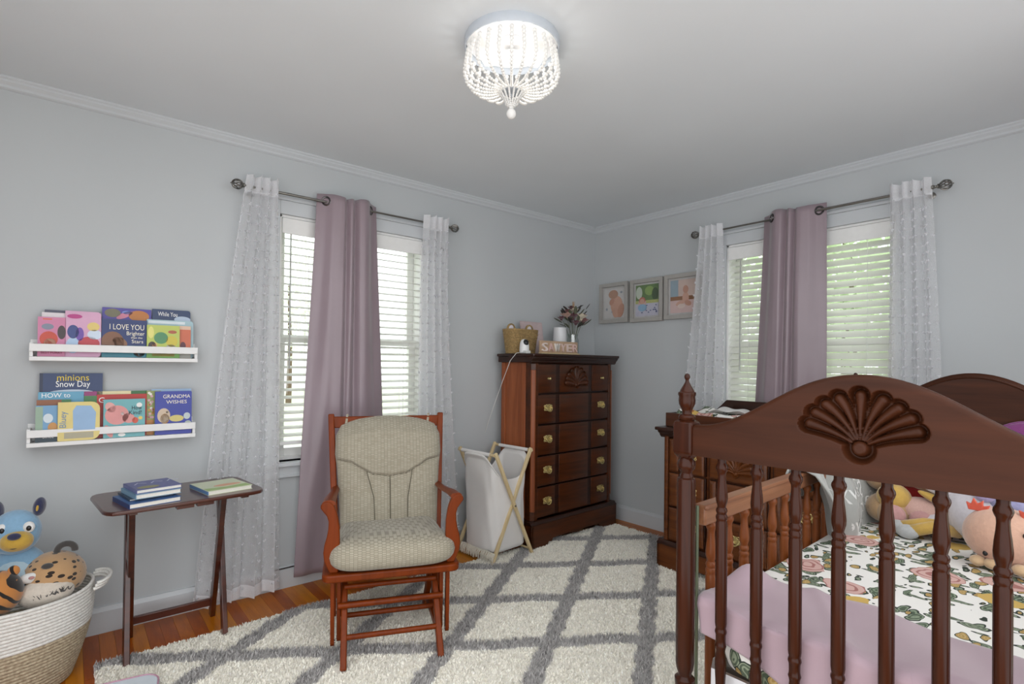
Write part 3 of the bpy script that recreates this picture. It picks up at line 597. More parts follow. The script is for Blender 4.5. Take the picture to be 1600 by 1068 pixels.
# ================================================================ crib
CW = .755; CLN = 1.36
def crib():
    t = thing('crib', 'dark walnut spindle crib with shell-carved arched footboard', 'crib', (-2.3, -2.353, 0), rad(2.5)); yc = -CW/2
    ds = [0, .041, .076, .114, .153, .194, .238, .284, .332, .3775]; zt = [1.240, 1.2365, 1.2275, 1.212, 1.190, 1.165, 1.140, 1.119, 1.109, 1.108]
    topz = lambda y: np.interp(np.abs(y-yc), ds, zt)
    def sm(y):     # smoothed top curve
        return sum(topz(y+o) for o in (-.02, -.01, 0, .01, .02))/5
    def panel(x, front, carve):
        """arched rail: relief on the front face, plain back"""
        ny, nz = (380, 130) if carve else (90, 24); p = B(); pr = front
        ys = np.linspace(-.019, -CW+.019, ny); top = sm(ys); Yg = np.repeat(ys[:, None], nz, 1); tt = np.linspace(0, 1, nz)[None, :]; zb = 1.034; Zg = zb+(top[:, None]-zb)*tt
        rd = .013; de = top[:, None]-Zg; D = -np.where(de < rd, rd-np.sqrt(np.clip(rd**2-(rd-de)**2, 0, None)), 0.)
        th = .017
        if carve:
            tips = [(-.378+.0, 1.198), (-.415, 1.190), (-.440, 1.176), (-.460, 1.158), (-.471, 1.134), (-.341, 1.190), (-.316, 1.176), (-.296, 1.158), (-.285, 1.134)]
            S, mk = shell_relief(Yg, Zg, (-.3785, 1.093), tips, .0032, .0112, .015, .020, .0075, .0170); D = D+S
        else: mk = np.zeros(Yg.shape, bool)
        f = lambda Y, Z, D: np.stack([x+pr*(th+D), Y, Z], -1)
        pn = relief_mesh(Yg, Zg, D, mk, f, 'arched_panel', M_CRIB, t, False)
        if carve: relief_mesh(Yg, Zg, D, mk, f, 'shell_carving', M_CRIB, t, True)
        b = B(); vs = []; n = len(ys)
        q = [(x+pr*(th-rd), y, z) for y, z in zip(ys, top)]+[(x-pr*(th-rd), y, z) for y, z in zip(ys, top)]+[(x-pr*th, y, z-rd) for y, z in zip(ys, top)]+[(x-pr*th, y, zb) for y in ys]+[(x+pr*th, y, zb) for y in ys]
        b.add(q, [(r*n+i, r*n+i+1, (r+1)*n+i+1, (r+1)*n+i) for r in range(4) for i in range(n-1)]); b.build('panel_back', M_CRIB, t, ang=60)
    panel(0, -1, True); panel(CLN, -1, False)
    # raised edge bead on the headboard
    b = B(); ys = np.linspace(-.03, -CW+.03, 60); b.tube([(CLN-.018, y, float(sm(np.array([y]))[0])-.016) for y in ys], .004, 6); b.build('edge_bead', M_CRIB, t)
    # posts
    hk = .0235
    def post(x, y):
        p = B().lathe([(hk*1.05, .28), (hk*.8, .30), (hk*.6, .315), (hk*.9, .335), (hk*.7, .345), (.0225, .40), (.0225, .455), (.024, .466), (.0245, .476), (.0165, .484), (.0165, .489), (.0205, .50), (.0225, .515), (.0225, .965), (.021, .972), (.0165, .975), (.0165, .980), (.014, .986), (.0165, .992), (.021, .998), (.0225, 1.007), (.021, 1.016), (.016, 1.024), (.018, 1.03)], 24, (x, y, 0)).build('post', M_CRIBV, t, ang=40)
        b = B(); r = .0255; o = [(-r+.004, -r), (r-.004, -r), (r, -r+.004), (r, r-.004), (r-.004, r), (-r+.004, r), (-r, r-.004), (-r, -r+.004)]
        zs = [(1.022, .55), (1.034, .93), (1.042, 1), (1.106, 1), (1.113, .93), (1.119, .6)]; n = 8
        b.add([(x+a*k, y+c*k, z) for z, k in zs for a, c in o], [(i*n+j, i*n+(j+1) % n, (i+1)*n+(j+1) % n, (i+1)*n+j) for i in range(5) for j in range(n)]+[tuple(range(n)), tuple(5*n+j for j in range(n))]); b.build('post_block', M_CRIBV, t, ang=30, bevel=.002)
        B().lathe([(.017, 1.117), (.020, 1.121), (.021, 1.126), (.018, 1.131), (.0125, 1.133), (.011, 1.139), (.014, 1.146), (.0195, 1.158), (.0205, 1.168), (.0195, 1.177), (.0215, 1.181), (.0215, 1.187), (.018, 1.189), (.0165, 1.193), (.0105, 1.203), (.0055, 1.212), (.0042, 1.216), (.0045, 1.219), (.0066, 1.222), (.0072, 1.227), (.0055, 1.232), (.001, 1.2345)], 24, (x, y, 0)).build('finial', M_CRIBV, t, ang=40)
        b = B().box(x-hk, x+hk, y-hk, y+hk, .10, .285); b.build('post_foot_block', M_CRIBV, t, bevel=.004)
        B().lathe([(.012, .02), (.018, .03), (.022, .05), (.016, .075), (.019, .09), (.022, .1)], 18, (x, y, 0)).build('foot', M_CRIBV, t)
    for x in (0, CLN):
        for y in (0, -CW): post(x, y)
    SP = [(.010, 1.04), (.0095, 1.026), (.0105, 1.022), (.0135, 1.017), (.0142, 1.012), (.0125, 1.006), (.0098, 1.000), (.0092, .992), (.0100, .980), (.0122, .962), (.0136, .944), (.0132, .934), (.0105, .924), (.0095, .919), (.0118, .916), (.0132, .911), (.0122, .906), (.0108, .903), (.0122, .901), (.0136, .896), (.0126, .890), (.0116, .887), (.0128, .884), (.0134, .876), (.0134, .645), (.0125, .637), (.0112, .633), (.0128, .629), (.0136, .624), (.0116, .618), (.0112, .604), (.0116, .596), (.0130, .592), (.0116, .587), (.0102, .580), (.0125, .560), (.0132, .545), (.0110, .50), (.0085, .44), (.009, .38)]
    me = B().lathe(SP, 18).mesh('spindle', 45); me.materials.append(M_CRIBV)
    for k in range(8):
        for x in (0, CLN):
            if x == 0 or k: link('spindle', me, None, t, loc=(x, -.0925-.0824*k if k < 8 else 0, 0))
    for x in (0, CLN): B().box(x-.017, x+.017, -CW+.02, -.02, .32, .39).build('bottom_rail', M_CRIB, t, bevel=.004)
    # long sides
    S2 = [(r*1.0, z*1.0-.175) for r, z in SP if z > .64]+[(.0134, .36), (.010, .34)]
    ms = B().lathe(S2, 16).mesh('side_spindle', 45); ms.materials.append(M_CRIBS)
    for y in (-.012, -CW+.012):
        B().box(.048, CLN-.045, y-.015, y+.015, .848, .897).build('side_rail', M_CRIBR, t, bevel=.006, seg=3); B().box(.048, CLN-.045, y-.0185, y+.0185, .887, .9).build('side_rail_cap', M_CRIBR, t, bevel=.005, seg=3)
        B().box(.03, CLN-.03, y-.015, y+.015, .30, .37).build('side_bottom_rail', M_CRIBS, t, bevel=.005)
        for k in range(13):
            link('side_spindle', ms, None, t, loc=(.105+.0965*k, y, 0))
        for x in (.034, CLN-.034): B().tube([(x, y, .3), (x, y, .9)], .004, 8).build('guide_rod', plain('greenish_steel_rod', '#6f7a66', .4, .8), t)
    B().box(.06, CLN-.06, -CW+.06, -.06, .50, .515).build('mattress_support', M_STEEL, t)
    R = t.matrix_basis
    return t
crib_o = crib()
CRX = Matrix.Translation((-2.3, -2.353, 0)) @ Matrix.Rotation(rad(2.5), 4, 'Z')
def cloc(x, y, z): v = CRX @ Vector((x, y, z)); return (v.x, v.y, v.z)
def bedding():
    mt = thing('crib_mattress', 'floral crib sheet stretched over the mattress', 'mattress', cloc(0, 0, .516), rad(2.5))
    x0, x1, y0, y1 = .033, CLN-.035, -CW+.035, -.038
    def pos(u, v):
        a = 2*PI*u; sg = lambda q: math.copysign(abs(q)**.22, q); c, s = sg(math.cos(a)), sg(math.sin(a)); m = max(abs(c), abs(s), .001)
        k = min(1, v/.5) if v < .5 else 1
        h = .142*min(1, (v-.5)/.35) if v >= .5 else 0
        if v < .62: rr, z = (.985+.015*min(1, v*8)), .132*v/.62
        elif v < .8: q = (v-.62)/.18*PI/2; rr, z = 1-.03*(1-math.cos(q)), .132+.012*math.sin(q)
        else: rr, z = .97*(1-(v-.8)/.2), .144
        x = (x0+x1)/2+c*(x1-x0)/2*rr; y = (y0+y1)/2+s*(y1-y0)/2*rr
        return (x, y, z+.0015*math.sin(x*60+y*23)*(rr > .9)+.002*math.sin(x*19)*math.sin(y*17))
    B().grid(pos, 120, 34, wrap=True).build('fitted_sheet', M_FLORAL, mt, ang=60)
    sk = thing('crib_skirt', 'white crib skirt hanging below the mattress', 'crib skirt', cloc(0, 0, .51), rad(2.5))
    def skp(u, v):
        a = u*3; 
        if a < 1: p = (1.25-1.18*a, -.034)
        elif a < 2: p = (.033, -.05-(CW-.1)*(a-1))
        else: p = (.07+1.18*(a-2), -CW+.034)
        w = .006*math.sin(u*220)*v; return (p[0]+w, p[1]-.3*w, -.3*v)
    B().grid(skp, 300, 6).build('skirt', cloth('white_cotton_skirt', '#d9d9dc'), sk, ang=180)
    # pink fleece blanket over the foot end
    bl = thing('pink_blanket', 'dusty pink fleece blanket draped over the foot of the crib mattress', 'blanket', cloc(0, 0, .66), rad(2.5)); Lx = (CRX.inverted())
    def reach(y): return ipl(-y, [.0, .06, .12, .2, .27, .33, .42, .55, .66, .72], [.10, .19, .24, .27, .27, .29, .27, .22, .20, .19])
    def bp(u, v):
        y = -.030-.68*u; r = reach(y); drop = ipl(u, [0, .1, .2, .3, .42, 1], [.075, .08, .1, .125, .16, .17]); L = r+drop; s = v*L
        wr = .006*math.sin(u*9+v*3)+.004*math.sin(u*16-v*9+1)+.007*math.exp(-((u-.25-.35*v)/.03)**2)
        if s < r: x = .026+(r-s); z = .011+wr+.05*math.exp(-((u-.06)/.05)**2)*math.exp(-((s/L-.12)/.2)**2); 
        else: x = .0235+.003*math.sin(u*9)+.002*math.sin(u*19+(s-r)*40); z = .006-(s-r)
        k = abs(s-r)
        if k < .03: z -= .006*(1-k/.03)
        if u < .08: y += .012*(1-u/.08)*math.sin(v*PI)
        return (x, y, z)
    B().grid(bp, 110, 60).build('fleece', cloth('dusty_pink_fleece', '#a58e97', .04, 6, 500, .3, .4), bl, ang=180, solid=.005)
    # grey blanket hung over the side rail
    gb = thing('grey_blanket', 'pale grey knit name blanket hanging over the crib side rail', 'blanket', cloc(.93, -.012, .90), rad(2.5))
    def gp(u, v):
        lo, hi = ipl(v, [0, .16, .2, .5, 1], [-.26, -.26, -.25, -.21, -.14]), ipl(v, [0, .16, .5, 1], [.42, .42, .40, .30])
        x = lo+(hi-lo)*u; s = v*.46
        fo = .026*math.sin(u*13+.6+v*1.5)*min(1, v*2)+.010*math.sin(u*31+v*3)-.03*math.exp(-((u-.30)/.05)**2)*min(1, v*2)
        if s < .10: return (x, .026+.3*abs(fo), -.10+s)
        if s < .16: a = (s-.10)/.06*PI; return (x, .026*math.cos(a), .006+.014*math.sin(a)+.004*math.sin(u*12))
        q = s-.16; return (x, -.027-.05*math.sin(min(1, q/.2)*PI/2)-fo, -q*.86)
    B().grid(gp, 70, 60).build('knit', cloth('pale_grey_knit', '#9b9c98', .08, 14, 300, .5, .4), gb, ang=180, solid=.006)
    wm = plain('white_knit_lettering', '#cfcfcc', .9)
    def on(u0, v0, su, sv):
        def rm(x, y, z):
            u = min(1, max(0, u0-x*su)); v = min(1, max(0, v0-y*sv)); p = Vector(gp(u, v)); n_ = Vector(gp(u, v)).cross(Vector((0, 0, 1)))
            return p+Vector((0, -.0055, .0015))
        return rm
    for s_, u0, v0 in (('Sawyer', .62, .50), ('Sawyer', .40, .64), ('Sawyer', .70, .78), ('Sawyer', .45, .92)):
        letters(s_, .085, wm, gb, (0, 0, 0), (0, 0, 0), extrude=0, remap=on(u0, v0, 1.5, 2.1))
bedding()
# ================================================================ glider chair
def chair_fabric(rx, nm):
    n = NT(nm); c = n.coord()
    br = n.n('TexBrick', Vector=n.coord((1, 1, 1), (rx, 0, PI/2)), Scale=34.); br.inputs['Mortar Size'].default_value = .035; br.inputs['Brick Width'].default_value = .28; br.inputs['Row Height'].default_value = .55
    br.inputs['Color1'].default_value = lin('#aba493'); br.inputs['Color2'].default_value = lin('#9d9684'); br.inputs['Mortar'].default_value = lin('#867f6e')
    n.bsdf(br.outputs[0], .9, bump=br.outputs[1], bs=-.35, bd=.0015, sheen=.2); return n.m
def glider():
    t = thing('glider_chair', 'cherry wood glider rocking chair with cream patterned cushions', 'glider chair', (-2.42, -1.03, 0), rad(-23)); W = M_GLID; xc = .005
    # seat frame
    b = B(); b.prism(rounded(.575, .50, .035), .345, .378, lambda x, y, q: (x-.287, y-.012, q)); b.build('seat_board', W, t, bevel=.008, seg=3)
    # back frame leaning backwards
    lean = lambda z: .43+.17*(z-.40)/.575
    for s in (-1, 1): B().bar((s*.248+xc, lean(.36), .36), (s*.283+xc, lean(.985), .985), .030, .035, (0, 1, 0)).build('back_post', W, t, bevel=.005)
    B().bar((-.272+xc, lean(.945), .945), (.272+xc, lean(.945), .945), .022, .058).build('top_rail', W, t, bevel=.005); B().bar((-.245, lean(.44), .44), (.245, lean(.44), .44), .022, .04).build('lower_rail', W, t, bevel=.004)
    for k in range(5): x = -.16+.08*k; B().bar((x, lean(.44), .44), (x*1.1, lean(.93), .93), .028, .010, (0, 1, 0)).build('back_slat', W, t, bevel=.002)
    # arms on curved front supports
    pr = [(-.301, .650), (-.299, .662), (-.292, .671), (-.281, .676), (-.268, .675), (-.256, .668), (-.247, .657), (-.237, .633), (-.231, .611), (-.225, .57), (-.223, .533), (-.222, .47), (-.226, .41), (-.228, .378), (-.262, .378), (-.274, .406), (-.284, .43), (-.288, .463), (-.284, .495), (-.275, .527), (-.269, .56), (-.268, .592), (-.275, .615), (-.288, .632)]
    for s in (1, -1):
        B().prism(pr, .015, .042, lambda x, z, q: (s*x+xc, q, z)).build('arm_support', W, t, ang=50, bevel=.005)
        B().tube([(s*-.268+xc, .02, .668), (s*-.266+xc, .12, .662), (s*-.262+xc, .25, .645), (s*-.256+xc, .38, .632), (s*-.252+xc, .51, .63)], [.027, .026, .023, .02, .017], 12, flat=.5).build('arm', W, t, ang=60)
    # base: splayed legs, hanging bars, stretchers
    for s in (-1, 1):
        x = s*.197
        B().bar((x, .19, .34), (x, -.068, .010), .026, .044, (0, 1, .5)).build('leg', W, t, bevel=.006, seg=3); B().bar((x, .21, .34), (x, .44, .012), .026, .044, (0, -1, .5)).build('leg', W, t, bevel=.006, seg=3)
        B().bar((x, .02, .10), (x, .38, .10), .024, .035).build('side_rail', W, t, bevel=.004)
        for y, xo, z in ((.075, .247, .055), (.10, .222, .06), (.35, .247, .055), (.33, .222, .06)):
            B().bar((s*xo, y, .35), (s*(xo-.003), y-.01, z+.015), .016, .032, (0, 1, 0)).lathe([(.0165, -.008), (.0165, .008)], 14, (s*(xo-.003), y-.01, z+.016), Matrix.Rotation(PI/2, 3, 'Y')).build('hanger_bar', W, t, bevel=.002)
            B().lathe([(.007, -.011), (.007, .011)], 8, (s*(xo-.003), y-.01, z+.016), Matrix.Rotation(PI/2, 3, 'Y')).build('pivot_bolt', M_STEEL, t)
    for y, z, r in ((.10, .283, .0085), (.055, .222, .0095), (.17, .128, .0085), (.0, .112, .0085), (.4, .08, .0085)):
        ex = .222 if r > .009 and z > .2 else .197
        B().tube([(-ex, y, z), (ex, y, z)], r*1.25, 10, flat=1.1).build('stretcher', W, t, ang=50)
    F = chair_fabric(PI/2, 'cream_dotted_upholstery'); FS = chair_fabric(PI/2, 'cream_dotted_seat_upholstery'); dk = plain('dark_piping', '#5b5648', .9)
    # seat cushion, wider in front of the arms
    def seat(u, v):
        a = 2*PI*u; sg = lambda q, p: math.copysign(abs(q)**p, q); c, s = sg(math.cos(a), .3), sg(math.sin(a), .3)
        top = v > .5; r = 1-abs(2*v-1); r = 1-(abs(2*v-1))**3 if False else (2*v if v < .5 else 2-2*v); r = r**.55
        y = .203-.248*s*r; hw = ipl(y, [-.04, .05, .10, .14, .46], [.268, .272, .262, .242, .230]); x = c*hw*r
        th = (.068 if y < .06 else .068-.018*min(1, (y-.06)/.3)); e = (1-r**7)**.5
        z = .442+(th*e+.006*math.sin(x*9+2)*math.sin(y*8+1)*e if top else -.066*e)
        return (x+xc, y-.012*(1-(x/.28)**2)*max(0, s*r)**2, z)
    B().grid(seat, 80, 61, wrap=True).build('seat_cushion', FS, t, ang=180)
    def backp(s, q, off):
        """s -1..1 across, q 0..1 up; returns point raised by off in front of the back plane"""
        hw = ipl(q, [0, .3, .6, .72, .9, 1], [.236, .245, .258, .268, .266, .24]); z0 = .432; z1 = .975-.045*abs(s)**2.5
        z = z0+(z1-z0)*q; x = xc+.008+s*hw; y = lean(z)-.02-off*.96; return Vector((x, y, z-off*.25))
    def thick(s, q):
        z = .432+(.968-.432)*q; x = s*.262
        e = (1-abs(s)**5)**.5*min(1, (q/.06))**.5*min(1, max(0, (1-q)/.09))**.5 if 0 < q < 1 and abs(s) < 1 else 0
        sx = abs(x); sz = ipl(sx, [0, .09, .15, .19, .26], [.695, .709, .749, .784, .803])
        d = abs(z-sz); g = .016*math.exp(-(d/.012)**2); up = 1 if z > sz else 0
        th = .072+.022*up*math.exp(-((z-.83)/.09)**2)
        if not up:
            for xs in (0, -ipl(z, [.39, .6, .73], [.078, .084, .118]), ipl(z, [.39, .6, .73], [.09, .094, .116])): g += .010*math.exp(-((x-xs)/.009)**2)
        return max(0, th*e-g*e)
    bk = B(); bk.grid(lambda u, v: backp(2*u-1, v, thick(2*u-1, v)), 100, 110); bk.grid(lambda u, v: backp(2*u-1, v, -.004), 30, 30); cu = bk.build('back_cushion', F, t, ang=180)
    def seam(pts, r=.0022):
        out = []
        for x, z in pts:
            q = (z-.432)/.536; s = x/.262; out.append(backp(s, q, thick(s, q)+.001))
        B().tube(out, r, 6).build('piping', dk, cu)
    xs = np.linspace(-.252, .252, 41); seam([(x, ipl(abs(x), [0, .09, .15, .19, .26], [.695, .709, .749, .784, .803])) for x in xs])
    zz = np.linspace(.44, .69, 20); seam([(0, z) for z in zz]); seam([(-ipl(z, [.39, .6, .73], [.078, .084, .118]), z) for z in np.linspace(.44, .72, 20)]); seam([(ipl(z, [.39, .6, .73], [.09, .094, .116]), z) for z in np.linspace(.44, .72, 20)])
    for x in (-.205, .215):
        b = B(); b.bar((x, lean(.975)-.025, .925), (x+.008, lean(.985)-.018, .985), .011, .003, (0, 1, 0)); b.bar((x+.008, lean(.985)-.018, .985), (x+.008, lean(.985)+.02, .978), .011, .003); b.build('cushion_tie', F, t)
glider()
# ================================================================ tray table and its books
def tray_table():
    t = thing('tray_table', 'dark cherry folding tray table below the wall shelves', 'table', (-3.10, -.30, 0), rad(5.5)); W = M_TABLE; zt = .668
    o = rounded(.60, .415, .0, 1); o = [(.055, 0), (.545, 0), (.575, .008), (.592, .03), (.6, .06), (.6, .355), (.592, .385), (.575, .407), (.545, .415), (.055, .415), (.025, .407), (.008, .385), (0, .355), (0, .06), (.008, .03), (.025, .008)]
    B().prism(o, zt-.016, zt, lambda x, y, q: (x-.305, y-.225, q)).build('table_top', W, t, bevel=.005, seg=3)
    inv = (Matrix.Translation(t.location) @ Matrix.Rotation(rad(5.5), 4, 'Z')).inverted(); q = lambda x, y, z: inv @ Vector((x, y, z))
    for f0, f1, g0, g1 in (((-3.300, -.428, .002), (-3.279, -.14, .652), (-3.266, -.129, .002), (-3.289, -.44, .652)), ((-2.931, -.393, .002), (-2.911, -.13, .652), (-2.934, -.128, .002), (-2.949, -.42, .652))):
        B().bar(q(*f0), q(*f1), .022, .030, (0, 1, .3)).build('leg', W, t, bevel=.003); B().bar(q(*g0), q(*g1), .022, .030, (0, -1, .3)).build('leg', W, t, bevel=.003)
    B().bar(q(-3.262, -.142, .075), q(-2.938, -.14, .075), .020, .034).build('stretcher', W, t, bevel=.003); B().bar((-.15, .10, zt-.03), (.15, .10, zt-.03), .025, .02).build('top_batten', W, t)
    for x in (-.03, .045): B().box(x-.032, x+.032, -.215, -.185, zt-.03, zt-.016).build('catch_block', W, t, bevel=.002)
    for x in (-.21, .21): B().box(x-.015, x+.015, -.2, .16, zt-.028, zt-.016).build('runner', W, t, bevel=.002)
tray_table()
ZT = .668
PAGE = plain('book_pages', '#e6e2d8', .8, var=.05, scale=200)
def cmat(col): return plain('cover_'+col.strip('#'), col, .35, var=.05, scale=14)
def flat_book(name, label, c, w, d, h, rz, z, cover, group=None, spine=None):
    t = thing(name, label, 'book', (c[0], c[1], z), rad(rz), group); k = .0018; m = cmat(cover)
    B().box(-w/2, w/2, -d/2, d/2, 0, k).build('back_cover', m, t); B().box(-w/2+.002, w/2-.003, -d/2+.003, d/2-.003, k, h-k).build('pages', PAGE, t); B().box(-w/2, w/2, -d/2, d/2, h-k, h).build('front_cover', m, t)
    B().box(-w/2, -w/2+.003, -d/2, d/2, 0, h).build('spine', cmat(spine or cover), t, bevel=.001); return t
def blob(parent, pts, col, y, name='cover_print'):
    return B().prism(pts, y, y-.0004, lambda x, z, q: (x, q, z)).build(name, cmat(col), parent, ang=0)
def oval(cx, cz, rx, rz, n=20, rot=0.):
    return [(cx+rx*math.cos(a)*math.cos(rot)-rz*math.sin(a)*math.sin(rot), cz+rx*math.cos(a)*math.sin(rot)+rz*math.sin(a)*math.cos(rot)) for a in np.linspace(0, 2*PI, n+1)[:-1]]
b1 = flat_book('paperback_book', 'blue paperback at the bottom of the tray table stack', (-3.235, -.41), .185, .205, .019, 12, ZT, '#31598f', 'books stacked on the tray table', '#16306b')
for x, y, c in ((.03, -.02, '#a8623f'), (.0, .03, '#b9c7cf')): B().prism(oval(x, y, .05, .02), .0191, .0195, lambda a, b, q: (a, b, q)).build('cover_print', cmat(c), b1, ang=0)
flat_book('thin_book', 'thin dark blue book second from bottom in tray table stack', (-3.235, -.375), .16, .17, .008, 9, ZT+.019, '#26384e', 'books stacked on the tray table')
flat_book('white_book', 'white paged book second from top in tray table stack', (-3.218, -.385), .165, .19, .019, 11, ZT+.027, '#6f93ad', 'books stacked on the tray table')
b4 = flat_book('purple_book', 'purple illustrated book on top of the tray table stack', (-3.212, -.372), .165, .185, .015, 10, ZT+.046, '#5a5f93', 'books stacked on the tray table')
B().prism(oval(-.03, -.05, .04, .025), .0151, .0154, lambda a, b, q: (a, b, q)).build('cover_print', cmat('#8f8b58'), b4, ang=0)
for k in range(3): B().tube([(-.06+.06*k, .02, .0154), (-.04+.06*k, .055, .0154), (-.015+.06*k, .03, .0154)], .003, 6, flat=.2).build('cover_print', cmat('#c8cbe0'), b4)
b5 = flat_book('picture_book', 'green and white picture book lying alone on the tray table', (-2.945, -.345), .19, .215, .018, 10, ZT, '#cfd6b8', None, '#5d86b8')
B().prism(oval(.02, -.02, .06, .022), .0181, .0185, lambda a, b, q: (a, b, q)).build('cover_print', cmat('#d9a07a'), b5, ang=0); B().prism([(-.09, -.1), (.09, -.1), (.09, -.05), (0, -.062), (-.09, -.045)], .0181, .0184, lambda a, b, q: (a, b, q)).build('cover_print', cmat('#9bb86b'), b5, ang=0)
# ================================================================ wall shelves and books standing on them
def shelf(label, x0, x1, z):
    t = thing('picture_ledge', label, 'shelf', ((x0+x1)/2, 0, z)); w = (x1-x0)/2
    B().box(-w, w, -.012, 0, 0, .092).build('back_board', M_WHITE, t, bevel=.001); B().box(-w, w, -.095, -.012, 0, .018).build('ledge', M_WHITE, t, bevel=.0015)
    for s in (-1, 1): B().box(s*w-.012*(s > 0), s*w+.012*(s < 0), -.095, -.012, .018, .072 if s > 0 else .076).build('end_board', M_WHITE, t, bevel=.0015)
    B().box(-w, w, -.103, -.095, .040, .072).build('front_rail', M_WHITE, t, bevel=.0015); B().box(-w, w, -.103, -.095, 0, .018).build('front_lip', M_WHITE, t, bevel=.0015)
ZU, ZL = 1.248, .884
shelf('upper white picture ledge shelf full of books', -3.622, -3.007, ZU); shelf('lower white picture ledge shelf full of books', -3.626, -3.012, ZL)
def book(label, shelfz, x0, x1, ztop, layer, cover, th=.011, r=0., group='', lean=3.5):
    z = shelfz+.0185; yb = -.034-.0145*layer; t = thing('picture_book', label, 'book', ((x0+x1)/2, yb, z), 0, group); t.rotation_euler = (rad(-lean), 0, 0)
    w, h = x1-x0, ztop-z; m = cmat(cover); pl = rounded(w, h, r, 4, (0, 1, 1, 0)) if r else rounded(w, h, .001, 1)
    P_ = lambda x, q, y: (x-w/2, y, q)
    B().prism(pl, 0, -.0015, P_).build('back_cover', m, t, ang=0); B().prism(rounded(w-.004, h-.004, r or .001, 4, (0, 1, 1, 0) if r else (0, 0, 0, 0)), -.0015, -th+.0015, lambda x, q, y: (x-w/2+.001, y, q+.002)).build('pages', PAGE, t, ang=0)
    B().prism(pl, -th+.0015, -th, P_).build('front_cover', m, t, ang=0); t['_w'] = w; t['_h'] = h; return t, w, h, -th
GU, GL = 'picture books on the upper wall shelf', 'picture books on the lower wall shelf'
CREAM, WHT = plain('print_cream', '#efe9d8', .5, var=.02), plain('print_white', '#f2f2f2', .5, var=.02)
def front(bk, col, *shapes):
    t, w, h, y = bk
    for pts, c in shapes: blob(t, [(max(-w/2, min(w/2, x)), max(0, min(h, z))) for x, z in pts], c, y-.00005)
    return t, w, h, y-.0006
def say(bk, s, size, x, z, mat, width=None, rz=0.):
    t, w, h, y = bk; letters(s, size, mat, t, (x, y-.0009, z), (PI/2, -rz, 0), width=width)
# upper shelf
book('thin slate grey book behind the pink books on the upper shelf', ZU, -3.577, -3.386, 1.470, 0, '#4a4a5e', .008, group=GU)
book('white-topped book peeking above the small pink book', ZU, -3.585, -3.47, 1.457, 1, '#d7cfd3', group=GU)
k = book('small pink book with red title at the left end of the upper shelf', ZU, -3.597, -3.505, 1.436, 2, '#c77a9d', group=GU)
k = front(k, 0, (oval(-.010, .075, .030, .033), '#c4452f'), (oval(-.006, .058, .02, .02), '#d9a184'), (oval(.032, .105, .014, .03), '#3a2a2c'), (oval(-.014, .128, .02, .013), '#7d8296'), ([(-.03, .158), (.0, .158), (.0, .163), (-.03, .163)], '#d2603f')); say(k, 'BEST FURRY', .014, .0, .012, plain('print_wine', '#7c1f3a', .5), .07)
k = book('large pink storybook with wavy right edge on the upper shelf', ZU, -3.508, -3.383, 1.468, 2, '#cf9fbc', r=.014, group=GU)
k = front(k, 0, (oval(-.035, .11, .02, .03), '#2f3f7c'), (oval(-.012, .10, .014, .03), '#6b46a0'), (oval(.035, .135, .022, .02), '#d9c06f'), (oval(.04, .10, .026, .022), '#c8d6e6'), (oval(.02, .06, .038, .03), '#b83a44'), (oval(-.035, .05, .024, .035), '#a9c3de'), (oval(-.03, .178, .026, .010), '#b0307c'))
k = book('purple night sky book behind the dark blue bear book', ZU, -3.379, -3.192, 1.496, 0, '#4a3f93', group=GU)
k = front(k, 0, (oval(-.055, .205, .03, .02), '#6c6850'), (oval(.045, .196, .04, .026), '#b4702e'), (oval(-.01, .197, .035, .012, rot=.5), '#c77a92'), (oval(.0, .21, .02, .008), '#6f86c9'))
k = book('dark blue book with brown bear and large white title', ZU, -3.381, -3.211, 1.441, 2, '#1f3168', group=GU)
k = front(k, 0, ([(-.085, 0), (.085, 0), (.085, .055), (-.085, .055)], '#2f7d8e'), (oval(-.045, .07, .042, .048), '#7a5138'), (oval(-.018, .068, .03, .022, rot=-.6), '#8a6044'), (oval(-.03, .04, .03, .014), '#3c7590'), (oval(.055, .022, .022, .02), '#a5673c'))
say(k, 'I LOVE YOU', .036, .008, .128, CREAM, .13); say(k, 'Brighter', .026, .04, .103, CREAM, .068); say(k, 'than the', .013, .045, .088, CREAM, .044); say(k, 'Stars', .023, .048, .067, CREAM, .044)
k = book('navy book with white script title at the right end of upper shelf', ZU, -3.188, -3.03, 1.502, 0, '#24385f', r=.012, group=GU); k = front(k, 0, (oval(.045, .19, .035, .016), '#a9b8cc')); say(k, 'While You', .03, -.016, .203, WHT, .08)
k = book('pale teal glossy book behind the green and orange books', ZU, -3.211, -3.02, 1.450, 1, '#9fbcc4', r=.012, group=GU); front(k, 0, ([(-.09, .165), (.06, .165), (.06, .178), (-.09, .178)], '#d3dde2'))
k = book('small orange sunset book at the right end of upper shelf', ZU, -3.082, -3.033, 1.424, 2, '#c9694a', group=GU); front(k, 0, ([(-.03, 0), (.03, 0), (.03, .045), (-.03, .045)], '#9a9890'), (oval(-.008, .06, .012, .02), '#5c2a35'), ([(-.03, .14), (.03, .14), (.03, .16), (-.03, .16)], '#d8b8a0'))
k = book('yellow-green book with small trees on the upper shelf', ZU, -3.213, -3.082, 1.422, 3, '#b6c25c', group=GU, lean=2)
front(k, 0, ([(-.07, 0), (.07, 0), (.07, .03), (-.07, .03)], '#5f8f3c'), (oval(-.01, .095, .028, .028), '#4d8a5e'), (oval(.034, .08, .024, .026), '#c8b842'), (oval(-.045, .055, .016, .022), '#3d2f2a'), (oval(-.036, .06, .010, .012), '#d39a72'), (oval(.03, .05, .02, .016), '#b3ad9e'), ([(-.045, .008), (.045, .008), (.045, .022), (-.045, .022)], '#b59a4a'), (oval(.036, .125, .018, .008), '#a8583c'), (oval(-.05, .12, .012, .028), '#dcd77a'))
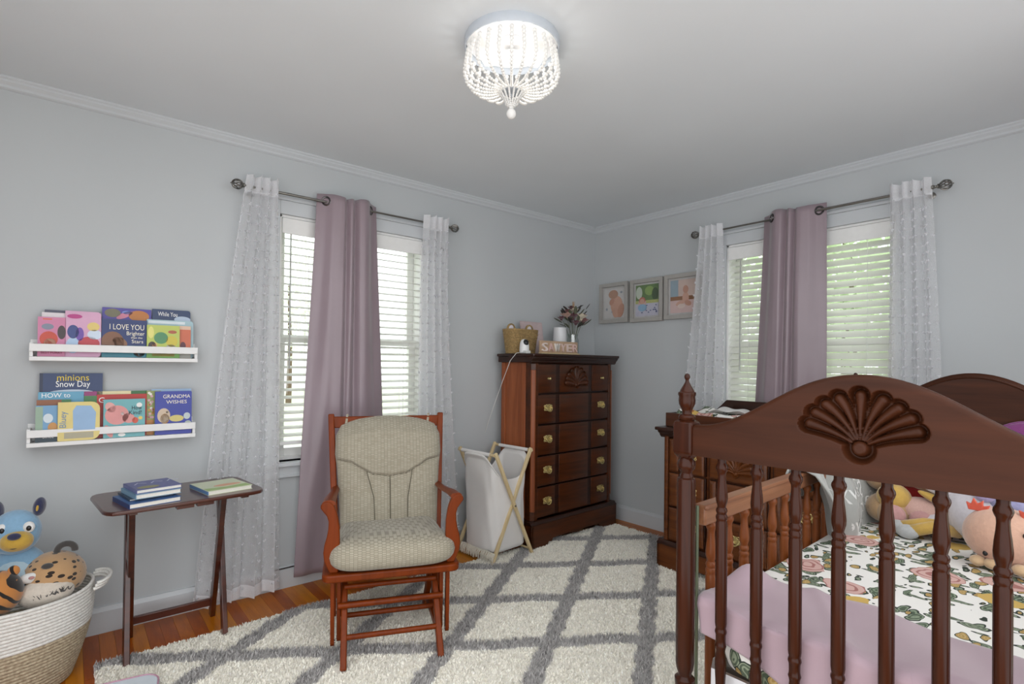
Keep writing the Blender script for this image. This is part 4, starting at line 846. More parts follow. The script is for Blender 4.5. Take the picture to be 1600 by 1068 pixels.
# lower shelf
k = book('tall navy book with yellow and white title on the lower shelf', ZL, -3.590, -3.373, 1.194, 0, '#223763', group=GL); k = front(k, 0, ([(-.1085, 0), (-.097, 0), (-.097, .3), (-.1085, .3)], '#152242'), (oval(.0, .207, .075, .012), '#b9c6d6')); YEL = plain('print_yellow', '#dcc23c', .5)
say(k, 'minions', .042, .004, .258, YEL, .11); say(k, 'Snow Day', .038, .004, .231, WHT, .118)
k = book('sky blue book with white title below the tall navy book', ZL, -3.593, -3.44, 1.113, 1, '#5d9dbb', group=GL); say(k, 'HOW to', .028, -.018, .186, WHT, .095)
k = book('magenta and green book behind the yellow board book', ZL, -3.439, -3.394, 1.112, 1, '#8e2f6c', group=GL); front(k, 0, ([(-.03, 0), (.03, 0), (.03, .19), (-.03, .19)], '#3f7a45'))
k = book('brown and green book behind the puppy photo book', ZL, -3.597, -3.484, 1.08, 2, '#8a5230', group=GL); front(k, 0, ([(.025, 0), (.06, 0), (.06, .2), (.025, .2)], '#3c7a4a'))
k = book('small photo book with dark teal base at left end of lower shelf', ZL, -3.599, -3.528, 1.057, 3, '#6d9bc0', group=GL, lean=2); k = front(k, 0, ([(-.04, 0), (.04, 0), (.04, .04), (-.04, .04)], '#17323f'), ([(-.036, .04), (-.012, .04), (-.012, .15), (-.036, .15)], '#8fa893'), (oval(.005, .10, .016, .02), '#cfdbe2'), (oval(.02, .06, .016, .022), '#c08a4a')); say(k, 'Since', .02, .006, .016, WHT, .036)
k = book('yellow board book with pale blue panel on the lower shelf', ZL, -3.527, -3.384, 1.07, 4, '#d9c77c', .012, .03, GL, 1.5)
k = front(k, 0, ([(-.02, .045), (.055, .045), (.058, .12), (.04, .15), (-.01, .152), (-.022, .13)], '#8fb0d2'), ([(-.05, .01), (.05, .01), (.05, .036), (-.05, .036)], '#a9a38a')); say(k, 'Bluey', .032, -.044, .092, plain('print_slate_blue', '#6f8fae', .5), .07, PI/2)
book('cream topped book behind the red book', ZL, -3.394, -3.267, 1.111, 0, '#ddd2a4', group=GL); book('dark green book behind the red book', ZL, -3.266, -3.204, 1.111, 0, '#2f6b3a', group=GL)
k = book('bright red book behind the teal pig book', ZL, -3.396, -3.206, 1.097, 1, '#b3271f', group=GL); say(k, 'G', .034, -.075, .158, WHT)
k = book('teal book with pink pig shape and black title', ZL, -3.371, -3.216, 1.076, 3, '#6aa9ae', group=GL, lean=2)
k = front(k, 0, (oval(-.028, .102, .044, .044), '#d48f8c'), (oval(.015, .086, .024, .022, rot=-.5), '#d48f8c'), (oval(-.052, .138, .018, .024, rot=.5), '#d9a09a'), (oval(-.058, .03, .012, .03, rot=.4), '#d48f8c'), (oval(.04, .075, .012, .014), '#c4523c'), (oval(.04, .032, .014, .01), '#b8453a'), (oval(.055, .145, .011, .011), '#e6e6e2'), (oval(-.01, .012, .014, .008), '#e6e6e2'), (oval(.06, .085, .008, .008), '#d7bf62'), (oval(-.008, .108, .006, .007), '#f0e8e4'))
say(k, 'How', .026, .045, .124, M_INK, .038); say(k, 'Kind!', .026, .04, .102, M_INK, .048); say(k, 'Mary Murphy', .011, -.015, .03, M_INK, .058)
k = book('flower garden book between the red and the royal blue book', ZL, -3.207, -3.15, 1.11, 1, '#8f9a5a', group=GL); front(k, 0, *[(oval(random.uniform(-.022, .0), random.uniform(.08, .2), .006, .006, 8), random.choice(['#e4dfd2', '#d8a9b0', '#ece8e0', '#c99a4a'])) for _ in range(22)], ([(-.03, 0), (.0, 0), (.0, .07), (-.03, .07)], '#c0803c'))
book('pale blue book just behind the royal blue book', ZL, -3.186, -3.022, 1.117, 0, '#9db9d8', group=GL)
k = book('royal blue book with silver title at right end of lower shelf', ZL, -3.177, -3.027, 1.108, 3, '#35409a', r=.006, group=GL, lean=2)
k = front(k, 0, (oval(-.04, .09, .026, .035), '#c8b49c'), (oval(-.036, .075, .018, .024), '#b0824a'), (oval(.012, .075, .03, .016), '#cdbf74'), (oval(.055, .085, .014, .016), '#b9c3c4'), (oval(.06, .05, .014, .012), '#aeb9b0'), (oval(-.026, .106, .005, .005), '#2a2020'))
say(k, 'GRANDMA', .025, .012, .172, CREAM, .112); say(k, 'WISHES', .024, .012, .146, CREAM, .085); say(k, 'Moira Butterfield', .009, .005, .024, CREAM, .05)
# ================================================================ rope basket with plush toys
def rope_basket():
    t = thing('rope_basket', 'white and jute coiled rope basket full of plush toys', 'basket', (-3.725, -.30, 0)); n = 84
    def ring(k, N=27):
        s = k/N; r = .255+.065*math.sin(min(1, s*1.15)*PI/2); z = .008+.0128*k; up = max(0, s-.45)/.55
        return [(r*1.0*math.cos(a), r*.75*math.sin(a), z+.0*up+.012*up*up*max(0, math.cos(a))**8-.012*up*max(0, math.cos(a))) for a in np.linspace(0, 2*PI, n+1)[:-1]]
    def rope(name, k0, k1, m):
        b = B()
        for k in range(k0, k1): b.tube(ring(k), .0068, 7, closed=True)
        return b.build(name, m, t, ang=80)
    def rm(name, c, d):
        q = NT(name); co = q.coord((60, 60, 60)); nz = q.n('TexNoise', Vector=co, Scale=1.6, Detail=4.).outputs[0]; q.bsdf(q.ramp(nz, [(.3, c), (.7, d)]), .9, bump=nz, bs=.5, bd=.003); return q.m
    J, Wt = rm('jute_rope', '#94846c', '#c4b69c'), rm('white_cotton_rope', '#cfcdc8', '#e6e4df')
    rope('jute_coils', 0, 16, J); rope('white_coils', 16, 28, Wt)
    B().lathe([(.25, .0), (.25, .008)], 48, M=Matrix.Diagonal((1, .74, 1))).build('basket_base', J, t)
    for s in (1, -1):
        b = B()
        for q in range(3): b.tube([(s*(.318+.05*math.cos(a)+.006*q), .085*math.sin(a)*1.0, .335+.011*q+.008*math.cos(a)) for a in np.linspace(-PI/2, PI/2, 17)], .0068, 7)
        b.build('handle', Wt, t, ang=80)
rope_basket()
def plush(name, col, var=.05, sc=90):
    n = NT(name); c = n.coord(); z = n.n('TexNoise', Vector=c, Scale=float(sc), Detail=3.).outputs[0]; L = lin(col)
    n.bsdf(n.ramp(z, [(.3, tuple(x*(1-var) for x in L[:3])), (.7, tuple(min(1, x*(1+var)) for x in L[:3]))]), .95, bump=z, bs=.5, bd=.004, sheen=.5); return n.m
def ortho(d): return Vector(d).to_track_quat('Z', 'Y').to_matrix()
def E_(name, parent, mat, c, r, d=None, pw=1., nu=24, nv=16):
    return B().ell(c, r, ortho(d) if d else None, nu, nv, pw).build(name, mat, parent, ang=180)
# generic blue plush pup
p = thing('blue_plush', 'light blue plush animal with golden muzzle sitting in the rope basket', 'plush toy', (-3.635, -.27, .44), rad(-10)); LB, NV, YE, WB_ = plush('plush_light_blue', '#7ea3bf'), plush('plush_navy', '#25294a'), plush('plush_gold', '#b8953a'), plush('plush_pale_blue', '#a9c0cd')
E_('body', p, LB, (0, 0, .0), (.085, .075, .085)); E_('belly', p, WB_, (0, -.035, -.005), (.062, .05, .06)); E_('head', p, LB, (-.005, -.02, .145), (.078, .07, .085)); E_('muzzle', p, YE, (.012, -.082, .125), (.05, .045, .038)); E_('nose', p, NV, (.014, -.122, .153), (.02, .014, .013))
E_('arm', p, WB_, (-.055, -.075, -.03), (.032, .034, .04)); E_('arm', p, WB_, (.03, -.075, -.03), (.034, .034, .038)); E_('arm', p, LB, (.088, -.01, .0), (.03, .03, .045), (.6, 0, 1))
for x in (-.065, .06): e = E_('ear', p, NV, (x, .0, .232), (.034, .02, .036), (x*2, 0, 1)); E_('ear_lining', p, YE, (x, -.015, .232), (.02, .01, .022), (x*2, 0, 1))
for x in (-.032, .045): e = E_('eye', p, plush('plush_white', '#d8d8d6'), (x, -.073, .172), (.018, .012, .021)); E_('pupil', p, M_BLACK, (x+.002, -.084, .17), (.008, .005, .010))
B().tube([(.012+.034*math.sin(a), -.123+.012*abs(math.sin(a)), .118-.010*math.cos(a)) for a in np.linspace(-1.2, 1.2, 11)], .0016, 6).build('mouth_stitch', M_INK, p)
def spots():
    n = NT('leopard_plush'); c = n.coord((.8, 1, 1.5)); v = n.n('TexVoronoi', Vector=c, Scale=36.); nz = n.n('TexNoise', Vector=n.coord(), Scale=120., Detail=2.).outputs[0]; wob = n.n('TexNoise', Vector=c, Scale=14.).outputs[0]
    th = n.math('ADD', n.math('MULTIPLY', wob, .35), .13); n.bsdf(n.mix(n.math('LESS_THAN', v.outputs['Distance'], th), '#b48f66', '#2a2019'), .95, bump=nz, bs=.4, bd=.003, sheen=.4); return n.m
def stripes():
    n = NT('tiger_plush'); w = n.n('TexWave', Vector=n.coord((1, 1, 1), (0, .5, .3)), Scale=11., Distortion=4., Detail=1.5); w.inputs['Detail Scale'].default_value = 1.2
    n.bsdf(n.mix(n.math('GREATER_THAN', w.outputs['Fac'], .72), '#b87a3e', '#1c1614'), .95, sheen=.4); return n.m
p = thing('leopard_plush', 'spotted tan leopard plush with white belly in the rope basket', 'plush toy', (-3.535, -.35, .40), rad(0)); LP, CRM, GRY = spots(), plush('plush_cream', '#c9bfb2'), plush('plush_dark_grey', '#3f3c3a')
E_('body', p, LP, (.01, .03, .005), (.115, .10, .085), (.35, -.1, 1)); E_('belly', p, CRM, (-.015, -.05, -.035), (.085, .055, .055)); E_('muzzle', p, plush('plush_white', '#d8d8d6'), (-.062, -.048, .03), (.032, .016, .019)); E_('nose', p, plush('plush_pink_nose', '#b07f7c'), (-.056, -.068, .036), (.009, .006, .006)); E_('eye_patch', p, GRY, (-.012, -.055, .066), (.018, .012, .011))
b = B(); b.tube([(.042+.028*math.cos(a), .03, .092+.026*math.sin(a)) for a in np.linspace(-.2, PI+.2, 13)], .012, 8); b.build('ear', GRY, p, ang=180)
b = B()
for k in range(46): x = random.uniform(-.045, .055); q = Vector((x, -.092-.01*random.random(), -.035+.2*x)); b.tube([q, q+Vector((random.uniform(-.012, .012), -.006, random.uniform(.008, .022)))], [.0022, .0005], 4)
b.build('tail_tuft', GRY, p)
p = thing('tiger_plush', 'orange black-striped tiger plush at the left rim of rope basket', 'plush toy', (-3.685, -.43, .405)); TG = stripes()
E_('body', p, TG, (0, 0, .0), (.075, .07, .08)); E_('face', p, plush('plush_peach_face', '#c9996a'), (-.03, -.055, .025), (.042, .025, .034)); E_('ear', p, TG, (.045, .0, .072), (.018, .012, .02))
for x in (-.045, -.015): E_('eye', p, M_BLACK, (x, -.079, .03), (.005, .004, .006))
# ================================================================ cloth hamper
def hamper():
    t = thing('cloth_hamper', 'white cloth laundry hamper on crossed pine legs beside the chest', 'hamper', (-1.295, -.285, 0), rad(4)); x0, x1, y0, y1, zt = -.168, .168, -.19, .165, .69
    for y, s in ((y0, 1), (y1, 1)):
        B().bar((x0, y, zt+.012), (x1, y, .004), .020, .020, (0, 1, 0)).build('leg', M_PINE, t, bevel=.003); B().bar((x1, y+.021, zt+.012), (x0, y+.021, .004), .020, .020, (0, 1, 0)).build('leg', M_PINE, t, bevel=.003)
        B().lathe([(.006, -.024), (.006, .024)], 8, (0, y+.01, .35), Matrix.Rotation(PI/2, 3, 'X')).build('pivot_bolt', M_STEEL, t)
    for x in (x0, x1): B().tube([(x, y0+.01, zt-.004), (x, y1+.01, zt-.004)], .009, 10).build('top_rail', M_PINE, t)
    for x in (x0+.012, x1-.012): B().tube([(x, y0+.01, .04), (x, y1+.01, .04)], .007, 8).build('bottom_rail', M_PINE, t)
    C1 = cloth('white_canvas', '#e2dfdc', .03, 5, 600, .2)
    def bag(u, v):
        """open sack: near-vertical outer sides, bellied bottom, sagging ends"""
        a = 2*PI*u; sg = lambda q, p: math.copysign(abs(q)**p, q); c, s = sg(math.cos(a), .45), sg(math.sin(a), .45); hx = .166-.006*math.sin(v*PI); hy = .158
        sag = .17*(1-min(1, abs(c)**3))*(1-v)**1; z = (zt-.004)*(1-v)+.035*v-sag*(1-v)
        r = 1 if v < .93 else math.sqrt(max(0, 1-((v-.93)/.075)**2)); x = c*(hx+(.018 if v < .03 else 0)*abs(c))*(1-.06*v)*r; y = s*hy*r*(1-.02*v)
        w = .004*math.sin(a*5+v*6)+.002*math.sin(a*9-v*9)
        return (x+w*c, y-.005+w*s, z)
    B().grid(bag, 96, 44, wrap=True).build('bag', C1, t, ang=180, solid=.002)
    for x in (x0, x1): B().grid(lambda u, v: (x+.0115*math.cos(v*2*PI), (y0+.045)+(y1-y0-.07)*u, zt-.004+.0115*math.sin(v*2*PI)-.03*max(0, -math.sin(v*2*PI))*0), 12, 14).build('rail_sleeve', C1, t, ang=180)
    b = B()
    for k in range(70):
        u = k/69; q = Vector((x0+.012, y1-.02-(y1-y0-.03)*u, .075+.004*math.sin(k*3))); b.tube([q, q+Vector((-.012-.008*random.random(), random.uniform(-.006, .006), -.022)), q+Vector((-.018, random.uniform(-.01, .01), -.05-.012*random.random()))], [.003, .0032, .0015], 5)
    b.build('fringe', cloth('cream_fringe', '#d6cfbf'), t, kind='stuff')
hamper()
# ================================================================ things on the chest of drawers
CHX = Matrix.Translation((-1.091, -.428, 0)) @ Matrix.Rotation(rad(2.6), 4, 'Z'); ZC = 1.332
def ch(x, y, z=ZC): v = CHX @ Vector((x, y, z)); return (v.x, v.y, v.z)
t = thing('wicker_basket', 'woven seagrass basket with bear ear handles on the chest', 'basket', ch(.13, .265), rad(2.6)); SG = plain('seagrass', '#a2875a', .85, var=.35, scale=90, bs=.5)
b = B()
for k in range(15):
    s = k/14; hx, hy = .108+.026*s, .06+.012*s; path = []
    for i in range(72):
        a = 2*PI*i/72; sg = lambda q: math.copysign(abs(q)**.6, q); w = .0025*math.sin(i*PI/1.5+k*PI); path.append((sg(math.cos(a))*(hx+w), sg(math.sin(a))*(hy+w), .006+.0118*k))
    b.tube(path, .0068, 6, closed=True)
b.build('woven_body', SG, t, ang=80); B().box(-.098, .098, -.055, .055, 0, .006).build('basket_base', SG, t)
for s in (-1, 1):
    b = B()
    for q in range(2): b.tube([(s*.09+.033*math.cos(a), -.0+.008*q, .172+.040*math.sin(a)) for a in np.linspace(-.15, PI+.15, 15)], .0055, 6)
    b.build('ear_handle', SG, t, ang=80); b = B(); b.ell((s*.09, .006, .182), (.029, .004, .031)); b.build('ear_lining', plain('floral_ear_cloth', '#e6dfe4', .9, var=.1, scale=120), t)
    b = B()
    for k in range(16): b.tube([(s*.138, -.02, .13), (s*.138+random.uniform(-.02, .02), -.02+random.uniform(-.02, .02), .13+random.uniform(-.022, .022))], [.0025, .0008], 4)
    b.build('pompom', SG, t)
t = thing('baby_monitor', 'white baby monitor camera with black lens in front of wicker basket', 'baby monitor', ch(.055, .145), rad(-25))
B().lathe([(.028, 0), (.034, .004), (.035, .012), (.034, .05), (.031, .075), (.024, .092), (.012, .101), (.001, .103)], 24).build('shell', plain('glossy_white_plastic', '#e6e6e6', .25, var=.01), t, ang=60); E_('lens_dome', t, M_BLACK, (.004, -.012, .074), (.0225, .0255, .026)); E_('lens', t, plain('lens_glass', '#2d3036', .08), (.004, -.035, .074), (.009, .005, .009))
t = thing('power_cord', 'white power cord with plug hanging down beside the chest', 'cord', ch(-.0, .10)); M_C = plain('white_cable', '#dcdcda', .4, var=.01)
B().box(.02, .062, -.01, .02, .001, .02).build('plug', M_C, t, bevel=.003)
B().tube([(.03, .005, .008), (.005, .02, .010), (-.018, .05, .002), (-.03, .10, -.05), (-.035, .18, -.2), (-.05, .28, -.42), (-.08, .345, -.62), (-.12, .35, -.82)], .0022, 6).build('cable', M_C, t)
t = thing('leaning_picture', 'pale pink picture board leaning behind the wicker basket', 'picture frame', ch(.335, .325), rad(2.6)); t.rotation_euler = (rad(-9), 0, rad(2.6))
B().box(-.115, .115, 0, .012, 0, .255).build('board', plain('pale_pink_board', '#c2aeae', .6), t, bevel=.002); B().box(-.105, .105, -.001, .001, .01, .245).build('print', plain('pale_pink_print', '#c9b6b6', .5), t)
t = thing('white_vase', 'plain white ceramic vase on the chest behind the name sign', 'vase', ch(.555, .27)); B().lathe([(.044, 0), (.052, .006), (.055, .03), (.053, .12), (.05, .205), (.051, .214), (.045, .214), (.045, .19), (.046, .05), (.04, .012)], 28).build('vase_body', plain('white_ceramic', '#dfe0e2', .3, var=.01), t, ang=50)
def bouquet():
    t = thing('flower_vase', 'clear glass vase of burgundy and cream flowers on the chest', 'vase', ch(.695, .26)); g = glass_mat('clear_vase_glass', (.93, .95, .94), .16)
    B().lathe([(.046, 0), (.048, .004), (.048, .12), (.040, .15), (.044, .17), (.041, .17), (.037, .15), (.045, .12), (.045, .008)], 24).build('glass', g, t, ang=50)
    gr = plain('stem_green', '#5d6647', .7); cols = {'burgundy': plush('petal_burgundy', '#5a2f38', .2), 'cream': plush('petal_cream', '#d6cbb4', .08), 'blush': plush('petal_blush', '#b58f80', .1), 'dusty': plush('petal_dusty_rose', '#8d5b58', .12)}; lf = plain('eucalyptus_leaf', '#5a5e4a', .6, var=.2); dl = plain('dark_leaf', '#36312e', .6, var=.2)
    heads = [(-.03, -.03, .21, .030, 'burgundy'), (.025, -.045, .205, .032, 'cream'), (-.075, -.02, .215, .026, 'blush'), (.0, -.02, .25, .022, 'cream'), (-.05, .0, .245, .020, 'dusty'), (.075, -.02, .19, .026, 'dusty'), (.078, -.0, .225, .022, 'dusty'), (.0, .02, .275, .016, 'burgundy'), (-.01, -.045, .175, .02, 'burgundy'), (-.10, 0, .20, .018, 'burgundy')]
    for x, y, z, r, c in heads:
        x *= 1.3; z = z*1.25+.03; r *= 2.0
        st = B().tube([(x*.1, y*.1, .02), (x*.25, y*.3, .13), (x*.8, y*.8, z-.02), (x, y, z)], .0018, 5).build('stem', gr, t); b = B()
        for ring_, n_, tilt in ((1., 7, .5), (.7, 5, .95), (.4, 3, 1.3)):
            for k in range(n_):
                a = 2*PI*k/n_+ring_; d = Vector((math.cos(a)*math.cos(tilt), math.sin(a)*math.cos(tilt), math.sin(tilt))); b.ell(Vector((x, y, z))+d*r*.55*ring_, (r*.36, r*.09, r*.52), ortho(d), 8, 6)
        b.build('blossom', cols[c], st, ang=180)
    for k in range(34):
        a = random.uniform(0, 2*PI); R_ = random.uniform(.04, .12); z = random.uniform(.23, .40); p = Vector((R_*math.cos(a), R_*math.sin(a)*.6-.01, z-.25*R_)); d = Vector((math.cos(a), .5*math.sin(a), random.uniform(.1, 1.2))).normalized(); L = random.uniform(.028, .046)
        B().ell(p+d*L, (L*.36, L*.07, L), ortho(d), 8, 6).build('leaf', random.choice((lf, lf, dl)), t, ang=180)
    b = B()
    for k in range(8): b.tube([(.0, .0, .34), (random.uniform(-.01, .012), random.uniform(-.01, .01), .43)], [.003, .001], 5)
    b.build('dried_grass', plain('dried_tan', '#a98c6c', .8), t)
bouquet()
t = thing('name_sign', 'small wooden name sign with pink and white letters on the chest', 'sign', ch(.19, .115), rad(3)); B().box(0, .415, -.008, .026, 0, .012).build('sign_base', M_PINE, t, bevel=.002); B().box(.0, .41, .008, .022, .012, .098).build('sign_back', plain('pale_birch', '#bda084', .6), t, bevel=.003); B().box(.39, .425, .026, .05, .0, .08).build('spare_block', M_PINE, t, bevel=.002)
for k, (c_, col) in enumerate(zip('SAWYER', ('#f0e2dc', '#e2bfb6', '#f4f0ea', '#e8cfc8', '#ecd8d1', '#e6c7bf'))): letters(c_, .086, plain('letter_'+col.strip('#'), col, .5, var=.02), t, (.042+.065*k, .003, .022), extrude=.007, name='letter', width=.054)
# ================================================================ photo frames
def frame(label, y0, y1, z0, z1, bg, shapes):
    t = thing('photo_frame', label, 'picture frame', (0, (y0+y1)/2, z0), rad(-90), 'grey photo frames on the wall'); w = (y1-y0)/2; h = z1-z0; FW = .03; m = plain('taupe_grey_frame', '#a5a29d', .5, var=.04)
    # local x = towards the viewer's right, local -y = into the room
    for bx in ((-w, w, 0, FW), (-w, w, h-FW, h)): B().box(bx[0], bx[1], -.035, 0, bx[2], bx[3]).build('frame_rail', m, t, bevel=.0015)
    for s in (-1, 1): B().box(min(s*w, s*(w-FW)), max(s*w, s*(w-FW)), -.035, 0, FW, h-FW).build('frame_stile', m, t, bevel=.0015)
    B().box(-w+FW, w-FW, -.012, -.002, FW, h-FW).build('mat_board', plain('grey_white_mat', '#b9b8b6', .7), t); W_, H_ = 2*(w-FW)-.03, h-2*FW-.03
    ph = B().box(-W_/2, W_/2, -.0135, -.012, FW+.015, FW+.015+H_).build('photo', cmat(bg), t)
    for pts, c in shapes:
        q = [(max(-.5, min(.5, a))*W_, FW+.015+max(0, min(1, b_))*H_) for a, b_ in pts]; B().prism(q, -.0135, -.0141-.0002*shapes.index((pts, c)), lambda x, z, q_: (x, q_, z)).build('photo_print', cmat(c), ph, ang=0)
    B().box(-w+FW, w-FW, -.030, -.0285, FW, h-FW).build('pane', glass_mat('frame_glass', (1, 1, 1), .03), t)
SK, SK2 = '#c49a86', '#b78a76'
frame('grey photo frame nearest the corner with sleeping baby print', -.376, -.079, 1.609, 1.940, '#c6c4c2', [(oval(-.25, .8, .05, .05, 10), '#7d8794'), (oval(.35, .85, .06, .04, 10), '#8e949c'), (oval(-.38, .3, .05, .05, 10), '#8e949c'), (oval(-.1, .2, .05, .04, 10), '#9aa0a8'), (oval(.12, .42, .3, .32), SK), (oval(-.05, .8, .24, .15), '#a9846f'), (oval(.33, .22, .15, .26, rot=-.4), SK2), (oval(.05, .14, .12, .18, rot=.6), SK), (oval(-.12, .55, .14, .1, rot=.7), SK2)])
frame('middle grey photo frame with child on a blanket outdoors', -.706, -.402, 1.603, 1.938, '#b8bcc2', [([(-.5, .4), (.5, .4), (.5, 1), (-.5, 1)], '#5f7a48'), (oval(.1, .8, .2, .15), '#86a05c'), (oval(-.35, .75, .14, .2), '#b9c4b4'), (oval(.35, .68, .14, .2), '#3f5434'), ([(-.5, .38), (.5, .38), (.5, .5), (-.5, .5)], '#a9ac6a'), ([(-.5, 0), (.5, 0), (.5, .4), (-.5, .4)], '#b9b8c6')]+[(oval(random.uniform(-.45, .45), random.uniform(.05, .36), .035, .02, 8), '#5a5f86') for _ in range(16)]+[(oval(-.2, .42, .17, .12), '#c9a9a4'), (oval(-.2, .27, .19, .12), '#86a9c4'), (oval(-.2, .5, .14, .11), '#b5705f'), (oval(-.2, .47, .1, .09), SK)])
frame('grey photo frame beside the sheer curtain with sitting baby print', -1.018, -.721, 1.607, 1.940, '#c6b0a6', [([(-.5, .45), (-.18, .45), (-.18, 1), (-.5, 1)], '#8fa2ae'), ([(-.5, .38), (.5, .38), (.5, .5), (-.5, .5)], '#8a5f3e'), ([(-.5, 0), (.5, 0), (.5, .38), (-.5, .38)], '#cbb0ac'), (oval(.12, .45, .13, .17), SK), (oval(.12, .7, .11, .12), SK2), (oval(-.08, .3, .2, .07, rot=.3), SK), (oval(.22, .28, .14, .08, rot=-.3), SK2), (oval(-.05, .2, .15, .07), '#d5c3ba')])
# ================================================================ plush toys in the crib
def in_crib(name, label, x, y, z, rz=0.): return thing(name, label, 'plush toy', cloc(x, y, z), rad(2.5+rz))
ZM = .665
TAN, PNK, YLW, WHP, RED = plush('plush_tan', '#a98a66'), plush('plush_knit_pink', '#c4a096', .06, 240), plush('plush_mustard', '#bd9a4c'), plush('plush_offwhite', '#c9c5cb'), plush('plush_red', '#a31f1c')
p = in_crib('bunny_plush', 'tan long-eared bunny plush lying behind the grey blanket', 1.22, -.145, ZM+.005)
E_('body', p, TAN, (-.02, .0, .055), (.075, .065, .055)); E_('foot', p, TAN, (-.075, -.035, .05), (.04, .05, .05)); E_('sole', p, plush('plush_rose_sole', '#b58a88'), (-.105, -.045, .05), (.022, .038, .038)); E_('foot', p, TAN, (-.055, -.115, .045), (.04, .05, .045)); E_('sole', p, plush('plush_rose_sole', '#b58a88'), (-.086, -.122, .045), (.02, .036, .034)); E_('head', p, TAN, (.02, .02, .165), (.06, .06, .055)); E_('ear', p, TAN, (-.01, -.085, .165), (.03, .018, .095), (.1, -1, -.35)); E_('ear', p, TAN, (.0, .06, .215), (.028, .018, .07), (.2, 1, .2))
p = in_crib('rag_doll', 'soft doll in pink knit dress with mustard arms and legs', 1.16, -.255, ZM+.006)
E_('body', p, PNK, (.02, -.02, .062), (.05, .052, .085), (.2, -1, -.28)); E_('head', p, YLW, (-.0, .075, .105), (.05, .055, .05)); E_('arm', p, YLW, (.0, -.09, .105), (.017, .017, .10), (.2, -1, -.45)); E_('skirt', p, plush('plush_peach_skirt', '#c4a68c'), (.0, -.1, .045), (.05, .05, .035))
for q, (a, c) in enumerate((((-.02, -.1, .04), (-.075, .045, .018)), ((-.045, -.12, .03), (-.11, .01, .016)))): lg = B().tube([a, ((a[0]+c[0])/2-.015, (a[1]+c[1])/2, .042), c], [.02, .021, .021], 12).build('leg', YLW, p, ang=180); E_('shoe', p, plush('plush_grey_shoe', '#a9aaaa'), c, (.026, .034, .024))
B().tube([(.0+.045*math.cos(a), .075+.0*a, .105+.045*math.sin(a)) for a in np.linspace(0, 2*PI, 15)], .004, 5).build('hair_swirl', plush('plush_straw', '#b3a274'), p)
p = in_crib('red_plush', 'red plush toy tucked behind the soft doll', 1.27, -.215, ZM+.085); E_('body', p, RED, (0, 0, .02), (.04, .07, .045)); E_('head', p, RED, (0, .01, .075), (.03, .035, .028))
p = in_crib('unicorn_plush', 'large off-white plush lying behind the peach plush', 1.15, -.425, ZM+.004); MG = plush('plush_magenta', '#6c2c62'); 
E_('body', p, WHP, (.0, .0, .10), (.10, .095, .10)); E_('arm', p, WHP, (.0, .10, .165), (.026, .026, .075), (0, 1, .28)); E_('leg', p, WHP, (-.01, .105, .045), (.032, .032, .06), (0, 1, -.1)); E_('head', p, WHP, (.03, -.06, .22), (.085, .08, .07)); E_('wing', p, plush('plush_lilac_spots', '#9a9bc0', .2, 60), (-.07, -.075, .17), (.02, .05, .045)); E_('hand_tip', p, plush('plush_lilac_tip', '#b59fb8'), (.0, .165, .19), (.024, .024, .026)); E_('horn', p, plush('plush_iris', '#a99cc4'), (-.08, -.02, .185), (.02, .03, .03))
p = in_crib('peach_plush', 'round peach plush with coral frilled gills resting on the sheet', .925, -.503, ZM+.004, -8); PCH, COR = plush('plush_peach', '#c9a08a'), plush('plush_coral', '#c4503a')
E_('body', p, PCH, (0, 0, .09), (.086, .096, .085), nu=32, nv=22)
for s, y in ((1, .055), (-1, -.065)):
    b = B(); b.prism([(-.022, -.002), (.022, -.002), (.028, .022), (.016, .016), (.010, .036), (.0, .020), (-.014, .032), (-.013, .014), (-.030, .02)], -.006, .006, lambda a, c, q: (q-.02, y+a, .158+c)); b.build('gill', COR, p, bevel=.003)
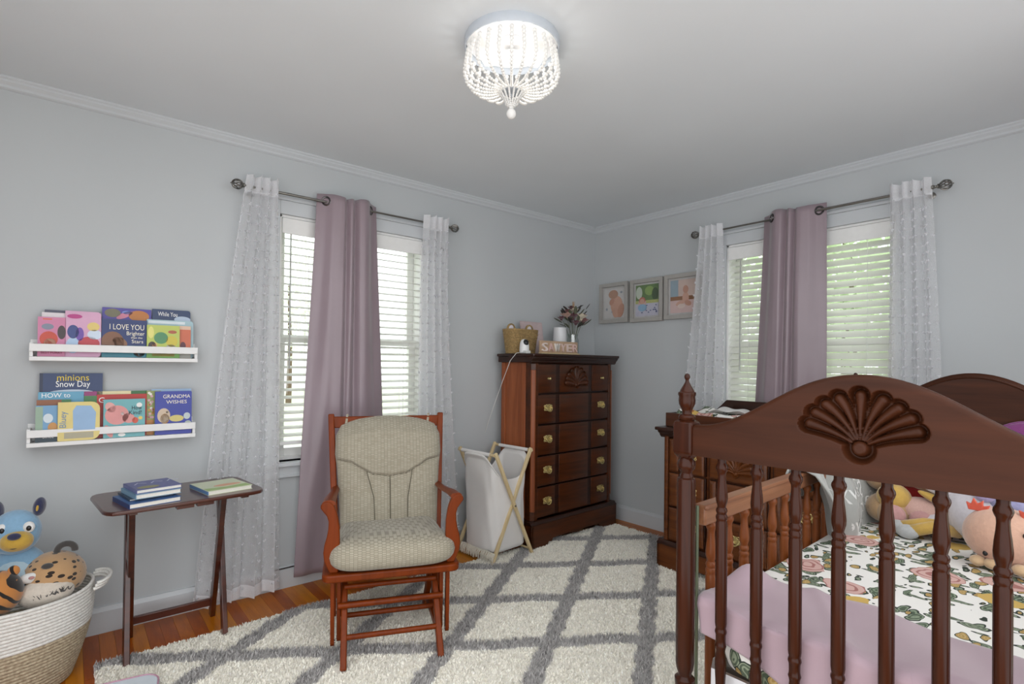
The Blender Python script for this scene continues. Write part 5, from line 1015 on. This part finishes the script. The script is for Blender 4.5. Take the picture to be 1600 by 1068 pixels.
for y, z in ((.024, .046), (-.062, .118)): E_('eye', p, M_BLACK, (-.072 if z < .08 else -.066, y, z), (.005, .006, .0075))
for y in (.045, .012, -.05): E_('foot', p, plush('plush_peach_foot', '#c6a883'), (-.055, y, .016), (.022, .02, .016))
t = thing('magenta_pillow', 'magenta pillow leaning against the crib headboard spindles', 'pillow', cloc(1.312, -.565, ZM), rad(2.5))
B().ell((0, 0, .205), (.026, .155, .205), None, 40, 24, .7).build('pillow_cover', MG, t, ang=180)
B().tube([(0, .156*math.copysign(abs(math.cos(a))**.7, math.cos(a)), .205+.206*math.copysign(abs(math.sin(a))**.7, math.sin(a))) for a in np.linspace(0, 2*PI, 49)[:-1]], .004, 6, closed=True).build('piping', MG, t)
p = in_crib('purple_plush', 'dark purple plush propped at the headboard beside the red plush', 1.295, -.335, ZM+.004); E_('body', p, MG, (0, 0, .085), (.035, .07, .085)); E_('head', p, MG, (-.004, .01, .20), (.035, .055, .05))
p = in_crib('violet_plush', 'violet plush at the far right edge of the mattress', .96, -.62, ZM+.004); E_('body', p, plush('plush_violet', '#4c2c78'), (0, 0, .04), (.06, .035, .038)); E_('head', p, plush('plush_violet', '#4c2c78'), (-.06, .0, .04), (.03, .03, .03))
# ================================================================ small things
t = thing('padded_board', 'white pastel padded play board on the rug corner', 'play board', (-3.37, -.72, .018), rad(-10))
B().prism(rounded(.30, .24, .06, 6), 0, .028, lambda x, y, q: (x-.15, y-.12, q)).build('cushion', plain('pastel_print', '#d5dde4', .6, var=.06, scale=6), t, bevel=.01, seg=3)
rp = [(x-.15, y-.12, .0285) for x, y in rounded(.30, .24, .06, 6)]; B().tube([(x*.97, y*.96, z) for x, y, z in rp], .003, 6, closed=True).build('piping', plain('pink_piping', '#b98fa0', .7), t)
tag(B().tube([(-2.612, -.021, .112), (-2.52, -.02, .113), (-2.455, -.022, .11), (-2.41, -.024, .09), (-2.33, -.024, .082), (-2.2, -.022, .085)], .0032, 6).build('black_cable', M_BLACK), 'black cable running along the baseboard behind the mauve curtain', 'cable')
